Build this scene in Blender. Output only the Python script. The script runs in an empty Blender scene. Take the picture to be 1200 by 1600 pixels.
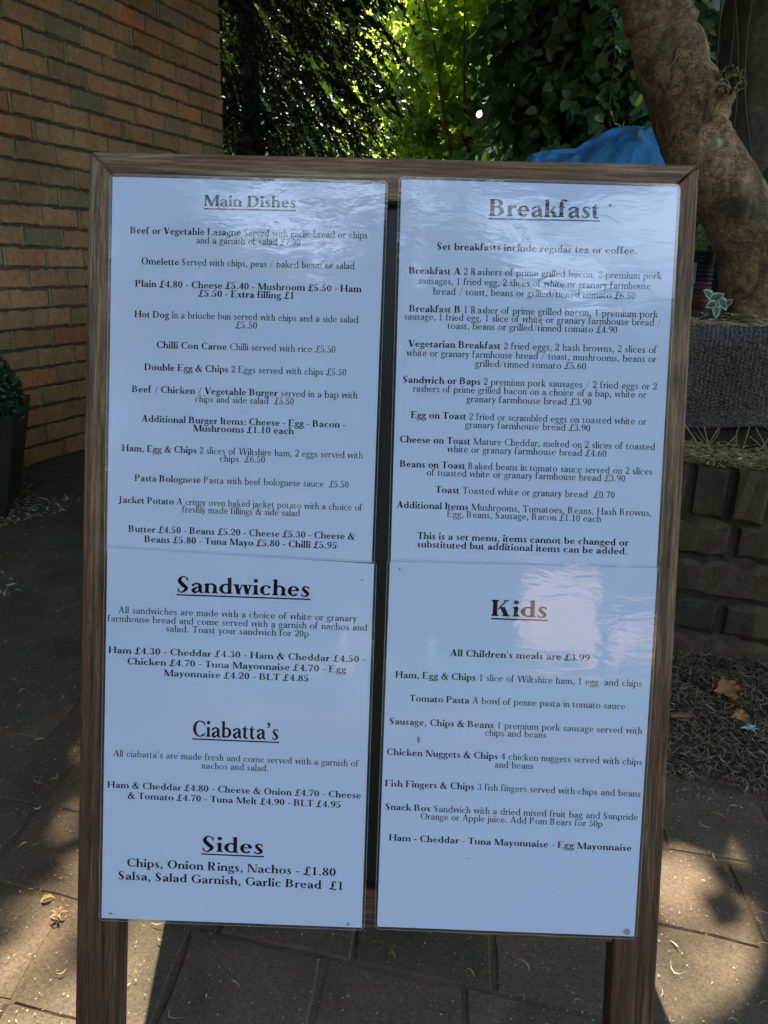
import bpy, math, random
import numpy as np
from mathutils import Vector, Matrix, noise
from mathutils.bvhtree import BVHTree

R = math.radians
sc = bpy.context.scene
col = sc.collection
rng = np.random.default_rng(11)
random.seed(11)

# ------------------------------------------------------------------ camera
CAM_H, PITCH, ROLL = 0.70, 17.4, 1.5
cd = bpy.data.cameras.new('camera'); cam = bpy.data.objects.new('camera', cd); col.objects.link(cam)
cd.sensor_fit = 'VERTICAL'; cd.sensor_height = 36; cd.lens = 36*1230/1600
cd.clip_start = .02; cd.clip_end = 400
cam.matrix_world = Matrix.Translation((0, 0, CAM_H)) @ Matrix.Rotation(R(90-PITCH), 4, 'X') @ Matrix.Rotation(R(ROLL), 4, 'Z')
sc.camera = cam

# ------------------------------------------------------------------ sky and sun
CLOUD = 0.5
SUN_AZ, SUN_EL = -6.6, 52.0            # azimuth from +Y, towards +X
S = Vector((math.sin(R(SUN_AZ))*math.cos(R(SUN_EL)), math.cos(R(SUN_AZ))*math.cos(R(SUN_EL)), math.sin(R(SUN_EL))))
w = bpy.data.worlds.new('World'); sc.world = w; w.use_nodes = True
nt = w.node_tree; N = nt.nodes; LK = nt.links
bg = N['Background']; bg.inputs['Strength'].default_value = .060
sky = N.new('ShaderNodeTexSky'); sky.sky_type = 'NISHITA'; sky.sun_disc = False
sky.sun_elevation = R(SUN_EL); sky.sun_rotation = R(SUN_AZ); sky.air_density = 1.0; sky.dust_density = .3; sky.ozone_density = 3.0
tc = N.new('ShaderNodeTexCoord'); mp = N.new('ShaderNodeMapping'); mp.inputs['Scale'].default_value = (1, 1, 2.2); mp.inputs['Location'].default_value = (0, 0, CLOUD)
cn = N.new('ShaderNodeTexNoise'); cn.inputs['Scale'].default_value = 2.6; cn.inputs['Detail'].default_value = 7; cn.inputs['Roughness'].default_value = .6
cr = N.new('ShaderNodeValToRGB'); cr.color_ramp.elements[0].position = .49; cr.color_ramp.elements[1].position = .57
mx = N.new('ShaderNodeMixRGB'); mx.inputs['Color2'].default_value = (12.5, 15.0, 19.0, 1)
LK.new(tc.outputs['Generated'], mp.inputs['Vector']); LK.new(mp.outputs[0], cn.inputs['Vector']); LK.new(cn.outputs['Fac'], cr.inputs['Fac'])
LK.new(cr.outputs['Color'], mx.inputs['Fac']); LK.new(sky.outputs[0], mx.inputs['Color1']); LK.new(mx.outputs[0], bg.inputs['Color'])
sd = bpy.data.lights.new('sun', 'SUN'); sd.energy = 5.0; sd.angle = R(.55); sd.color = (1, .87, .70)
sun = bpy.data.objects.new('sun', sd); col.objects.link(sun)
sun.rotation_euler = S.to_track_quat('Z', 'Y').to_euler()
sc.view_settings.view_transform = 'Standard'; sc.view_settings.look = 'None'; sc.view_settings.gamma = 1
sc.view_settings.use_curve_mapping = False; sc.view_settings.exposure = 2.1

# ------------------------------------------------------------------ helpers
def tag(o, label=None, cat=None, group=None, kind=None):
    if label: o['label'] = label
    if cat: o['category'] = cat
    if group: o['group'] = group
    if kind: o['kind'] = kind
    return o
def empty(name, loc=(0, 0, 0), mat=None):
    o = bpy.data.objects.new(name, None); col.objects.link(o); o.empty_display_size = .05
    if mat is not None: o.matrix_world = mat
    else: o.location = loc
    return o
def link(name, me, m=None, parent=None, loc=None, rot=None):
    if m is not None and not me.materials: me.materials.append(m)
    o = bpy.data.objects.new(name, me); col.objects.link(o)
    if parent is not None: o.parent = parent
    if loc is not None: o.location = loc
    if rot is not None: o.rotation_euler = rot
    return o
def mesh(name, v, f, smooth=False):
    me = bpy.data.meshes.new(name); me.from_pydata([tuple(p) for p in v], [], f); me.update()
    if smooth: me.shade_smooth()
    return me
def nmesh(name, V, F, smooth=False):            # V (n,3), F (m,k) numpy
    me = bpy.data.meshes.new(name); k = F.shape[1]
    me.vertices.add(len(V)); me.vertices.foreach_set('co', np.asarray(V, np.float32).ravel())
    me.loops.add(F.size); me.loops.foreach_set('vertex_index', F.astype(np.int32).ravel())
    me.polygons.add(len(F)); me.polygons.foreach_set('loop_start', np.arange(0, F.size, k, dtype=np.int32))
    if smooth: me.polygons.foreach_set('use_smooth', np.ones(len(F), bool))
    me.update(calc_edges=True); return me
def box(x0, y0, z0, x1, y1, z1):
    return ([(x0, y0, z0), (x1, y0, z0), (x1, y1, z0), (x0, y1, z0), (x0, y0, z1), (x1, y0, z1), (x1, y1, z1), (x0, y1, z1)],
            [(0, 3, 2, 1), (4, 5, 6, 7), (0, 1, 5, 4), (1, 2, 6, 5), (2, 3, 7, 6), (3, 0, 4, 7)])
def join(parts):
    V, F = [], []
    for v, f in parts:
        b = len(V); V += list(v); F += [tuple(i+b for i in q) for q in f]
    return V, F
def prism(poly, y0, y1):                        # outline in x,z extruded along y
    n = len(poly); v = [(x, y0, z) for x, z in poly]+[(x, y1, z) for x, z in poly]
    f = [tuple(range(n)), tuple(range(2*n-1, n-1, -1))]+[(i, i+n, (i+1) % n+n, (i+1) % n) for i in range(n)]
    return v, f
def bevel(me, w, seg=1):
    import bmesh
    bm = bmesh.new(); bm.from_mesh(me); bmesh.ops.recalc_face_normals(bm, faces=bm.faces)
    bmesh.ops.bevel(bm, geom=[e for e in bm.edges if e.calc_face_angle(0) > .5], offset=w, segments=seg, affect='EDGES', profile=.6)
    bm.to_mesh(me); bm.free(); me.update(); return me
def tube(pts, rad, seg=12, cap=True, fn=None):   # rings along a path; fn(ring t 0..1, angle, point) -> radius factor
    P = [Vector(p) for p in pts]; n = len(P); V = []; F = []
    up = Vector((0, -1, 0)); 
    for i in range(n):
        tg = (P[min(i+1, n-1)]-P[max(i-1, 0)]).normalized()
        a = (up-tg*up.dot(tg))
        if a.length < 1e-4: a = Vector((1, 0, 0))-tg*tg.x
        a.normalize(); b = tg.cross(a); up = a
        for k in range(seg):
            th = 2*math.pi*k/seg; dv = a*math.cos(th)+b*math.sin(th)
            r = rad[i]*(fn(i/(n-1), th, P[i]+dv*rad[i]) if fn else 1)
            V.append(tuple(P[i]+dv*r))
    for i in range(n-1):
        for k in range(seg):
            F.append((i*seg+k, i*seg+(k+1) % seg, (i+1)*seg+(k+1) % seg, (i+1)*seg+k))
    if cap: F.append(tuple(range(seg-1, -1, -1))); F.append(tuple((n-1)*seg+k for k in range(seg)))
    return V, F
def spline(pts, m):                              # catmull-rom resample; pts tuples of any length
    pts = [np.array(p, float) for p in pts]; out = []
    n = len(pts)
    for i in range(n-1):
        p0, p1, p2, p3 = pts[max(i-1, 0)], pts[i], pts[i+1], pts[min(i+2, n-1)]
        for k in range(m):
            u = k/m; out.append(.5*(2*p1+(p2-p0)*u+(2*p0-5*p1+4*p2-p3)*u*u+(3*p1-p0-3*p2+p3)*u**3))
    out.append(pts[-1]); return out
def unit(a): return a/np.maximum(np.linalg.norm(a, axis=-1, keepdims=True), 1e-9)
def leaves(C, D, L, W, nrm=None, fold=.25, shape='oval', curl=.0):
    """folded leaf blades: C centres, D directions, L/W sizes -> V,F(quads)"""
    n = len(C); D = unit(D)
    if nrm is None: nrm = rng.normal(size=(n, 3))+np.array([0, 0, .8])
    Sd = unit(np.cross(D, nrm)); Nn = np.cross(Sd, D)
    L = np.broadcast_to(np.asarray(L, float), (n,))[:, None]; W = np.broadcast_to(np.asarray(W, float), (n,))[:, None]
    if shape == 'oval': prof = [(-.5, 0), (-.18, .5), (.2, .38), (.5, 0)]
    elif shape == 'heart': prof = [(-.40, 0), (-.5, .28), (-.18, .5), (.18, .34), (.5, 0)]
    else: prof = [(-.5, 0), (0, .5), (.5, 0)]
    k = len(prof); mid = [C+D*L*p[0]+Nn*L*curl*(-(p[0]*2)**2) for p in prof]
    lf = [mid[i]+Sd*W*prof[i][1]+Nn*W*fold*prof[i][1] for i in range(k)]
    rt = [mid[i]-Sd*W*prof[i][1]+Nn*W*fold*prof[i][1] for i in range(k)]
    cols = []; idx = {}
    def add(a): cols.append(a); return len(cols)-1
    m = [add(mid[i]) for i in range(k)]; l = [add(lf[i]) if prof[i][1] else m[i] for i in range(k)]; r = [add(rt[i]) if prof[i][1] else m[i] for i in range(k)]
    V = np.stack(cols, 1).reshape(-1, 3); q = len(cols); F = []
    for i in range(k-1):
        F.append([m[i], m[i+1], l[i+1], l[i]]); F.append([m[i], r[i], r[i+1], m[i+1]])
    T = []
    for a in F:
        b = []
        for j in a:
            if j not in b: b.append(j)
        T.append([b[0], b[1], b[2]]); 
        if len(b) == 4: T.append([b[0], b[2], b[3]])
    T = np.array(T); F = (np.arange(n)[:, None, None]*q+T[None]).reshape(-1, 3)
    return V, F

# ------------------------------------------------------------------ materials
def mat(name):
    m = bpy.data.materials.new(name); m.use_nodes = True; t = m.node_tree
    return m, t, t.nodes['Principled BSDF']
def nd(t, kind, **kw):
    n = t.nodes.new('ShaderNode'+kind)
    for k, v in kw.items():
        if k in n.inputs: n.inputs[k].default_value = v
        else: setattr(n, k, v)
    return n
def ramp(t, fac, stops, interp='LINEAR'):
    r = t.nodes.new('ShaderNodeValToRGB'); r.color_ramp.interpolation = interp
    el = r.color_ramp.elements
    while len(el) < len(stops): el.new(.5)
    for e, (p, c) in zip(el, stops):
        e.position = p; e.color = (c, c, c, 1) if isinstance(c, (int, float)) else (*c, 1)
    t.links.new(fac, r.inputs['Fac']); return r.outputs['Color']
def tex(t, scale=5, detail=4, rough=.5, vec='Object', stretch=(1, 1, 1), dist=0, out='Fac'):
    c = t.nodes.new('ShaderNodeTexCoord'); m = t.nodes.new('ShaderNodeMapping'); m.inputs['Scale'].default_value = stretch
    n = nd(t, 'TexNoise', Scale=scale, Detail=detail, Roughness=rough, Distortion=dist)
    if vec == 'World':
        g = t.nodes.new('ShaderNodeNewGeometry'); t.links.new(g.outputs['Position'], m.inputs['Vector'])
    else: t.links.new(c.outputs[vec], m.inputs['Vector'])
    t.links.new(m.outputs[0], n.inputs['Vector']); return n.outputs[out]
def mix(t, a, b, fac, mode='MIX'):
    x = t.nodes.new('ShaderNodeMixRGB'); x.blend_type = mode
    for s, v in (('Color1', a), ('Color2', b), ('Fac', fac)):
        if isinstance(v, (int, float)): x.inputs[s].default_value = v if s == 'Fac' else (v, v, v, 1)
        elif isinstance(v, tuple): x.inputs[s].default_value = (*v, 1)
        else: t.links.new(v, x.inputs[s])
    return x.outputs[0]
def bump(t, b, h, dist=.002, strength=1.0):
    x = nd(t, 'Bump', Distance=dist, Strength=strength); t.links.new(h, x.inputs['Height']); t.links.new(x.outputs[0], b.inputs['Normal']); return x

def leaf_mat(name, stops, trans, rough=.45, tmix=.45, spec=.5):
    m, t, b = mat(name)
    g = nd(t, 'NewGeometry')
    c = ramp(t, g.outputs['Random Per Island'], stops)
    t.links.new(c, b.inputs['Base Color']); b.inputs['Roughness'].default_value = rough; b.inputs['Specular IOR Level'].default_value = spec
    tr = nd(t, 'BsdfTranslucent'); c2 = mix(t, c, trans, .6); t.links.new(c2, tr.inputs['Color'])
    ms = nd(t, 'MixShader', Fac=tmix); t.links.new(b.outputs[0], ms.inputs[1]); t.links.new(tr.outputs[0], ms.inputs[2])
    t.links.new(ms.outputs[0], t.nodes['Material Output'].inputs['Surface']); return m
M = {}
# weathered timber: grain runs along local Z of each piece
HV_ = .8064
def timber(name, along):
    m, t, b = mat(name)
    st = {'z': (62, 62, 2.2), 'x': (2.2, 62, 62)}[along]
    st2 = {'z': (16, 16, .9), 'x': (.9, 16, 16)}[along]
    g1 = tex(t, 3.2, 6, .65, 'Object', st, .4); g2 = tex(t, 2.5, 4, .55, 'Object', st2, 1.2); g3 = tex(t, 9, 3, .5, 'Object', (1, 1, 1))
    c = ramp(t, g1, [(.36, (.045, .032, .020)), (.45, (.15, .115, .078)), (.54, (.27, .22, .155)), (.64, (.42, .355, .26))])
    c = mix(t, c, (.17, .10, .058), ramp(t, g2, [(.45, 0), (.60, .75)]))
    if along == 'z':
        for kx, kz in ((.2265, HV_-.166), (-.2300, HV_-.556)):
            co = t.nodes.new('ShaderNodeTexCoord'); vs = nd(t, 'VectorMath', operation='SUBTRACT'); vs.inputs[1].default_value = (kx, 0, kz); t.links.new(co.outputs['Object'], vs.inputs[0])
            vm = nd(t, 'VectorMath', operation='MULTIPLY'); vm.inputs[1].default_value = (1, 0, .68); t.links.new(vs.outputs[0], vm.inputs[0])
            vl = nd(t, 'VectorMath', operation='LENGTH'); t.links.new(vm.outputs[0], vl.inputs[0])
            wob = nd(t, 'Math', operation='MULTIPLY_ADD'); t.links.new(tex(t, 120, 3), wob.inputs[0]); wob.inputs[1].default_value = .0085; t.links.new(vl.outputs['Value'], wob.inputs[2])
            rg = nd(t, 'Math', operation='SINE'); ml = nd(t, 'Math', operation='MULTIPLY'); ml.inputs[1].default_value = 3600; t.links.new(wob.outputs[0], ml.inputs[0]); t.links.new(ml.outputs[0], rg.inputs[0])
            kc = ramp(t, rg.outputs[0], [(0, (.15, .115, .085)), (1, (.22, .175, .13))]); kc = mix(t, kc, (.05, .033, .022), ramp(t, wob.outputs[0], [(.0055, .7), (.0095, 0)]))
            c = mix(t, c, kc, ramp(t, wob.outputs[0], [(.0100, .75), (.0175, 0)]))
    # weathered grey towards the top; wetter brown lower down, weaker sky light mixed into the colour
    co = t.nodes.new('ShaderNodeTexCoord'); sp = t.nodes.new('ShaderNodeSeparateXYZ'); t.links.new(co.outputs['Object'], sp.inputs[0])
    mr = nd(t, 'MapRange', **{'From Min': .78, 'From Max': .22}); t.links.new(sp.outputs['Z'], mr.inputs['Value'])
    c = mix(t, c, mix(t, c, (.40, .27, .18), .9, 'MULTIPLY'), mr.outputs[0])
    g4 = tex(t, 3, 5, .75, 'Object', {'z': (210, 210, 9), 'x': (9, 210, 210)}[along], .2)
    c = mix(t, c, mix(t, c, .45, 1, 'MULTIPLY'), ramp(t, g4, [(.44, 0), (.56, .9)]))
    c = mix(t, c, (1.25, 1.12, .95), 1, 'MULTIPLY')
    t.links.new(c, b.inputs['Base Color']); b.inputs['Roughness'].default_value = .72
    h = mix(t, mix(t, g1, g4, .5), g3, .2); bump(t, b, h, .0018, 1)
    # knots
    return m
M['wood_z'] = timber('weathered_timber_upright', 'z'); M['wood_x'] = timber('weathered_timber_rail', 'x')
m, t, b = mat('knot_wood'); 
co = t.nodes.new('ShaderNodeTexCoord'); wv = nd(t, 'TexWave', Scale=38, Distortion=3.2, Detail=3); wv.wave_type = 'RINGS'; wv.rings_direction = 'Y'; wv.inputs['Detail Scale'].default_value = 2
t.links.new(co.outputs['Object'], wv.inputs['Vector'])
t.links.new(ramp(t, wv.outputs['Fac'], [(.1, (.07, .05, .035)), (.6, (.13, .095, .07)), (1, (.17, .13, .10))]), b.inputs['Base Color']); b.inputs['Roughness'].default_value = .7
bump(t, b, wv.outputs['Fac'], .0004); M['knot'] = m
m, t, b = mat('chalkboard'); b.inputs['Base Color'].default_value = (.018, .02, .023, 1); b.inputs['Roughness'].default_value = .33
bump(t, b, tex(t, 350, 3), .0002); M['slate'] = m
def laminate_bump(t):
    a1 = tex(t, 24, 4, .55, 'World', (1, 1, 3.0), .5); a2 = tex(t, 5, 2, .5, 'World', (1, 1, 1.6)); a3 = tex(t, 120, 2, .5, 'World', (1, 1, 2.4))
    x = nd(t, 'Bump', Distance=.0010, Strength=.45); t.links.new(mix(t, mix(t, a1, a2, .5), a3, .05), x.inputs['Height']); return x.outputs[0]
def coated(m, t, b):                     # clear laminate over the print
    b.inputs['Coat Weight'].default_value = 1; b.inputs['Coat IOR'].default_value = 1.70; b.inputs['Coat Roughness'].default_value = .03
    t.links.new(laminate_bump(t), b.inputs['Coat Normal'])
m, t, b = mat('printed_paper'); n_ = tex(t, 3, 3)
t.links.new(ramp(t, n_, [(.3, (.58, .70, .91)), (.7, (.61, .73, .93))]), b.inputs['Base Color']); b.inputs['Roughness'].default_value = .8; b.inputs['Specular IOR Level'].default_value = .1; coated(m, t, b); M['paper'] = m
m, t, b = mat('black_ink'); b.inputs['Base Color'].default_value = (.008, .008, .010, 1); b.inputs['Roughness'].default_value = .9; b.inputs['Specular IOR Level'].default_value = 0; coated(m, t, b); M['ink'] = m
m, t, b = mat('flat_ink'); b.inputs['Base Color'].default_value = (.012, .012, .014, 1); M['flat_ink'] = m
m = bpy.data.materials.new('laminate_film'); m.use_nodes = True; t = m.node_tree; t.nodes.remove(t.nodes['Principled BSDF'])
fr = nd(t, 'Fresnel', IOR=1.62); tp = nd(t, 'BsdfTransparent'); gl = nd(t, 'BsdfGlossy', Roughness=.035); ms = nd(t, 'MixShader')
class bp: outputs = [laminate_bump(t)]
t.links.new(bp.outputs[0], gl.inputs['Normal']); t.links.new(bp.outputs[0], fr.inputs['Normal'])
fm = nd(t, 'Math', operation='MULTIPLY'); fm.inputs[1].default_value = 1.75; t.links.new(fr.outputs[0], fm.inputs[0])   # front and back face of the pouch
t.links.new(fm.outputs[0], ms.inputs[0]); t.links.new(tp.outputs[0], ms.inputs[1]); t.links.new(gl.outputs[0], ms.inputs[2]); t.links.new(ms.outputs[0], t.nodes['Material Output'].inputs['Surface']); M['film'] = m
m, t, b = mat('film_edge'); b.inputs['Base Color'].default_value = (.62, .66, .72, 1); b.inputs['Roughness'].default_value = .2; b.inputs['Alpha'].default_value = .30; M['film_edge'] = m
m, t, b = mat('dirt_spot'); b.inputs['Base Color'].default_value = (.30, .31, .27, 1); M['spot'] = m

def brick_mat(name, stops, mossy, dark=1.0, bumpd=.006):
    m, t, b = mat(name)
    oi = nd(t, 'ObjectInfo'); g = nd(t, 'NewGeometry')
    rr = nd(t, 'Math', operation='ADD'); t.links.new(oi.outputs['Random'], rr.inputs[0]); t.links.new(g.outputs['Random Per Island'], rr.inputs[1])
    fr_ = nd(t, 'Math', operation='FRACT'); t.links.new(rr.outputs[0], fr_.inputs[0])
    c = mix(t, ramp(t, fr_.outputs[0], stops), (dark, dark, dark*.97), 1, 'MULTIPLY')
    n1 = tex(t, 60, 7, .75, 'World'); n2 = tex(t, 9, 5, .7, 'World'); n3 = tex(t, 2.6, 4, .65, 'World')
    c = mix(t, c, mix(t, c, .42, 1, 'MULTIPLY'), ramp(t, n1, [(.4, 0), (.75, 1)]))
    c = mix(t, c, mossy[0], ramp(t, n2, [(mossy[1], 0), (mossy[2], mossy[3])]))
    c = mix(t, c, mix(t, c, .55, 1, 'MULTIPLY'), ramp(t, n3, [(.45, 0), (.7, .8)]))
    t.links.new(c, b.inputs['Base Color']); b.inputs['Roughness'].default_value = .85
    bump(t, b, n1, bumpd, .7); return m
M['brick'] = brick_mat('wall_brick', [(0, (.37, .215, .10)), (.2, (.39, .215, .10)), (.36, (.27, .18, .075)), (.50, (.38, .18, .085)), (.66, (.25, .18, .08)), (.78, (.36, .145, .06)), (.85, (.50, .20, .085)), (.88, (.32, .20, .095)), (.95, (.19, .165, .085)), (1, (.28, .18, .08))], ((.20, .19, .085), .5, .75, .45), dark=1.42)
M['mortar'] = brick_mat('sandy_mortar', [(0, (.46, .38, .22)), (1, (.34, .28, .16))], ((.10, .10, .06), .45, .7, .6))
M['mortar_dark'] = brick_mat('shaded_bed_mortar', [(0, (.10, .085, .055)), (1, (.14, .115, .075))], ((.05, .05, .035), .45, .7, .6))  # eroded bed joints, with the shadow of the recess put into the colour
M['dark_brick'] = brick_mat('mossy_retaining_brick', [(0, (.11, .085, .055)), (.5, (.17, .12, .075)), (1, (.085, .072, .048))], ((.15, .145, .06), .46, .68, .7), bumpd=.008)
# ground
def ground_mat(name, ca, cb, cc):
    m, t, b = mat(name)
    oi = nd(t, 'ObjectInfo')
    n1 = tex(t, 240, 8, .8, 'World'); n2 = tex(t, 11, 5, .65, 'World'); n3 = tex(t, 3.2, 4, .6, 'World')
    c = mix(t, ca, cb, ramp(t, n2, [(.35, 0), (.68, 1)]))
    c = mix(t, c, cc, ramp(t, n3, [(.45, 0), (.7, .75)]))
    c = mix(t, c, mix(t, c, (1.4, 1.35, 1.3), 1, 'MULTIPLY'), oi.outputs['Random'])
    c = mix(t, c, mix(t, c, .6, 1, 'MULTIPLY'), ramp(t, n1, [(.40, 1), (.56, 0)]))
    vo = nd(t, 'TexVoronoi', Scale=210); gg = nd(t, 'NewGeometry'); t.links.new(gg.outputs['Position'], vo.inputs['Vector'])
    c = mix(t, c, (.42, .38, .30), ramp(t, vo.outputs['Distance'], [(.0, .55), (.09, .35), (.14, 0)]))
    c = mix(t, c, c, 0)
    t.links.new(c, b.inputs['Base Color']); b.inputs['Roughness'].default_value = .9; b.inputs['Specular IOR Level'].default_value = .25
    bump(t, b, mix(t, n1, n2, .4), .004, .8); return m
M['paver'] = ground_mat('dusty_paver', (.140, .114, .076), (.078, .070, .050), (.165, .108, .074))
M['ground'] = ground_mat('packed_dirt', (.12, .095, .058), (.08, .068, .044), (.14, .10, .056))
M['asphalt'] = ground_mat('worn_asphalt', (.105, .098, .074), (.062, .060, .046), (.14, .118, .080))
m, t, b = mat('soil'); t.links.new(ramp(t, tex(t, 40, 6, .7, 'World'), [(.3, (.02, .015, .01)), (.7, (.07, .05, .03))]), b.inputs['Base Color']); b.inputs['Roughness'].default_value = 1; bump(t, b, tex(t, 30, 5, .7, 'World'), .01); M['soil'] = m
def straw(name, stops):
    m, t, b = mat(name); g = nd(t, 'NewGeometry'); t.links.new(ramp(t, g.outputs['Random Per Island'], stops), b.inputs['Base Color']); b.inputs['Roughness'].default_value = .7; return m
M['straw'] = straw('dry_straw', [(0, (.42, .32, .15)), (.5, (.60, .48, .26)), (.8, (.32, .22, .10)), (1, (.75, .64, .40))])
M['litter'] = straw('grey_litter', [(0, (.11, .085, .05)), (.5, (.24, .19, .115)), (.8, (.07, .05, .03)), (.88, (.20, .12, .06)), (.93, (.16, .22, .07)), (1, (.36, .34, .22))])
M['husk'] = straw('pale_husk', [(0, (.34, .28, .17)), (.5, (.46, .40, .24)), (1, (.60, .53, .34))])
# bark
def bark(name, stops, sc1, bd):
    m, t, b = mat(name)
    n1 = tex(t, 30*sc1, 6, .7, 'World', (1, 1, .45), .8); n2 = tex(t, 6*sc1, 4, .6, 'World', (1, 1, 1), .4); n3 = tex(t, 90*sc1, 6, .75, 'World', (1, 1, 1.8), 1)
    c = ramp(t, mix(t, mix(t, n1, n2, .5), n3, .3), stops)
    c = mix(t, c, (.10, .11, .045), ramp(t, tex(t, 4.3, 4, .6, 'World'), [(.5, 0), (.68, .6)]))
    vo = nd(t, 'TexVoronoi', Scale=95); gg = nd(t, 'NewGeometry'); t.links.new(gg.outputs['Position'], vo.inputs['Vector'])
    c = mix(t, c, (.34, .29, .19), ramp(t, vo.outputs['Distance'], [(.0, .8), (.10, .5), (.16, 0)]))
    vc = nd(t, 'TexVoronoi', Scale=26*sc1, feature='DISTANCE_TO_EDGE'); mpv = nd(t, 'Mapping'); mpv.inputs['Scale'].default_value = (1, 1, 1.9)
    wv_ = nd(t, 'VectorMath', operation='MULTIPLY_ADD'); wv_.inputs[1].default_value = (.045, .045, .045); t.links.new(tex(t, 22, 5, .7, 'World', out='Color'), wv_.inputs[0]); t.links.new(gg.outputs['Position'], wv_.inputs[2])
    t.links.new(wv_.outputs[0], mpv.inputs['Vector']); t.links.new(mpv.outputs[0], vc.inputs['Vector'])
    crk = ramp(t, vc.outputs['Distance'], [(.0, 0), (.07, 1)]); patch = ramp(t, n2, [(.45, .15), (.6, 1)])
    c = mix(t, c, mix(t, c, .52, 1, 'MULTIPLY'), mix(t, mix(t, 1, crk, 1, 'SUBTRACT'), patch, 1, 'MULTIPLY'))
    t.links.new(c, b.inputs['Base Color']); b.inputs['Roughness'].default_value = .8
    bump(t, b, mix(t, mix(t, mix(t, n1, n3, .5), n2, .3), crk, .10), bd, 1); return m
M['bark'] = bark('smooth_brown_bark', [(.38, (.025, .014, .007)), (.45, (.14, .085, .038)), (.52, (.42, .28, .13)), (.62, (.70, .52, .29))], 1, .022)
M['bark_dark'] = bark('dark_bark', [(.36, (.03, .02, .012)), (.5, (.10, .07, .042)), (.66, (.20, .145, .09))], 1, .012)
M['moss_bark'] = bark('mossy_bark', [(.3, (.03, .03, .012)), (.5, (.09, .10, .03)), (.75, (.15, .17, .05))], 1, .01)
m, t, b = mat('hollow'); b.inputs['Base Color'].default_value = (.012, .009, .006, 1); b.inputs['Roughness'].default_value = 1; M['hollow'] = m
# cloth / plastics
m, t, b = mat('blue_tarpaulin'); n1 = tex(t, 7, 4, .6, 'World'); n2 = tex(t, 60, 3, .6, 'World')
c = ramp(t, n1, [(.3, (.04, .26, .62)), (.7, (.09, .38, .74))]); c = mix(t, c, (.30, .42, .50), ramp(t, tex(t, 30, 6, .75, 'World'), [(.60, 0), (.72, .6)]))
t.links.new(c, b.inputs['Base Color']); b.inputs['Roughness'].default_value = .6; b.inputs['Specular IOR Level'].default_value = .3; bump(t, b, mix(t, n1, n2, .3), .014, .9); M['tarp'] = m
m, t, b = mat('charcoal_mat'); g_ = tex(t, 320, 3, .6, 'World'); t.links.new(ramp(t, g_, [(.38, (.028, .027, .028)), (.62, (.17, .16, .155))]), b.inputs['Base Color']); b.inputs['Roughness'].default_value = .95; bump(t, b, g_, .0012); M['mat'] = m
m, t, b = mat('black_planter'); t.links.new(ramp(t, tex(t, 12, 4, .6, 'World'), [(.35, (.012, .013, .014)), (.75, (.045, .042, .036))]), b.inputs['Base Color']); b.inputs['Roughness'].default_value = .5; M['planter'] = m
def plain(name, c, r=.5):
    m, t, b = mat(name); n_ = tex(t, 25, 4, .6, 'World'); t.links.new(mix(t, c, tuple(x*.6 for x in c), ramp(t, n_, [(.4, 0), (.7, 1)])), b.inputs['Base Color']); b.inputs['Roughness'].default_value = r; return m
M['pale_blue'] = plain('pale_blue_paint', (.30, .44, .60)); M['terracotta'] = plain('stained_terracotta', (.16, .085, .055), .8); M['black_pot'] = plain('black_plastic', (.03, .03, .032)); M['grey_tag'] = plain('grey_card', (.22, .22, .22), .7)
M['added_pink'] = plain('added_pink', (.72, .49, .44), .8); M['white'] = plain('white_plastic', (.8, .8, .76), .4); M['grey_blue'] = plain('grey_blue_plastic', (.20, .26, .29), .5); M['orange_leaf'] = plain('orange_dead_leaf', (.42, .20, .07), .8); M['blue_paper'] = plain('pale_blue_litter', (.35, .55, .68), .6)  # the pink serves only the added reflection objects behind the camera
M['yellow_leaf'] = leaf_mat('yellow_green_leaf', [(0, (.22, .24, .04)), (1, (.30, .30, .08))], (.4, .45, .05)); M['dry_leaf'] = plain('dry_tan_leaf', (.50, .34, .12), .8); M['lichen'] = plain('pale_lichen', (.42, .52, .36), .9)
M['tan_wood'] = plain('split_timber', (.17, .12, .07), .8)
M['leaf_sun'] = leaf_mat('sunlit_leaf', [(0, (.03, .07, .012)), (.4, (.07, .13, .02)), (.8, (.13, .18, .03)), (1, (.35, .38, .06))], (.66, .86, .12), tmix=.65)
M['leaf_dark'] = leaf_mat('dark_leaf', [(0, (.05, .12, .045)), (.6, (.10, .20, .09)), (1, (.17, .29, .15))], (.16, .32, .06), rough=.35, tmix=.25)
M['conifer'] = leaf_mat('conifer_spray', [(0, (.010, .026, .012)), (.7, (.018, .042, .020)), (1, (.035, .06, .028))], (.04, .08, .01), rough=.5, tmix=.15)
M['box_leaf'] = leaf_mat('box_leaf', [(0, (.02, .05, .02)), (1, (.05, .10, .035))], (.05, .10, .02), rough=.3, tmix=.15)
M['canopy'] = leaf_mat('canopy_leaf', [(0, (.04, .08, .02)), (1, (.07, .12, .03))], (.16, .28, .04), tmix=.25)
M['twig'] = plain('twig_bark', (.09, .065, .04), .8)
# variegated leaf: cream margin by distance from the midrib is modelled, not painted
M['ivy_green'] = plain('ivy_green', (.05, .12, .05), .35); M['ivy_cream'] = plain('ivy_cream', (.45, .52, .36), .4)

# ================================================================== SETTING
# ---- ground sheet
Gx, Gy = 60, 60
v, f = box(-Gx, -Gy, -.3, Gx, Gy, -.0020)
tag(link('ground', mesh('ground', v, f), M['ground']), kind='structure')

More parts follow.
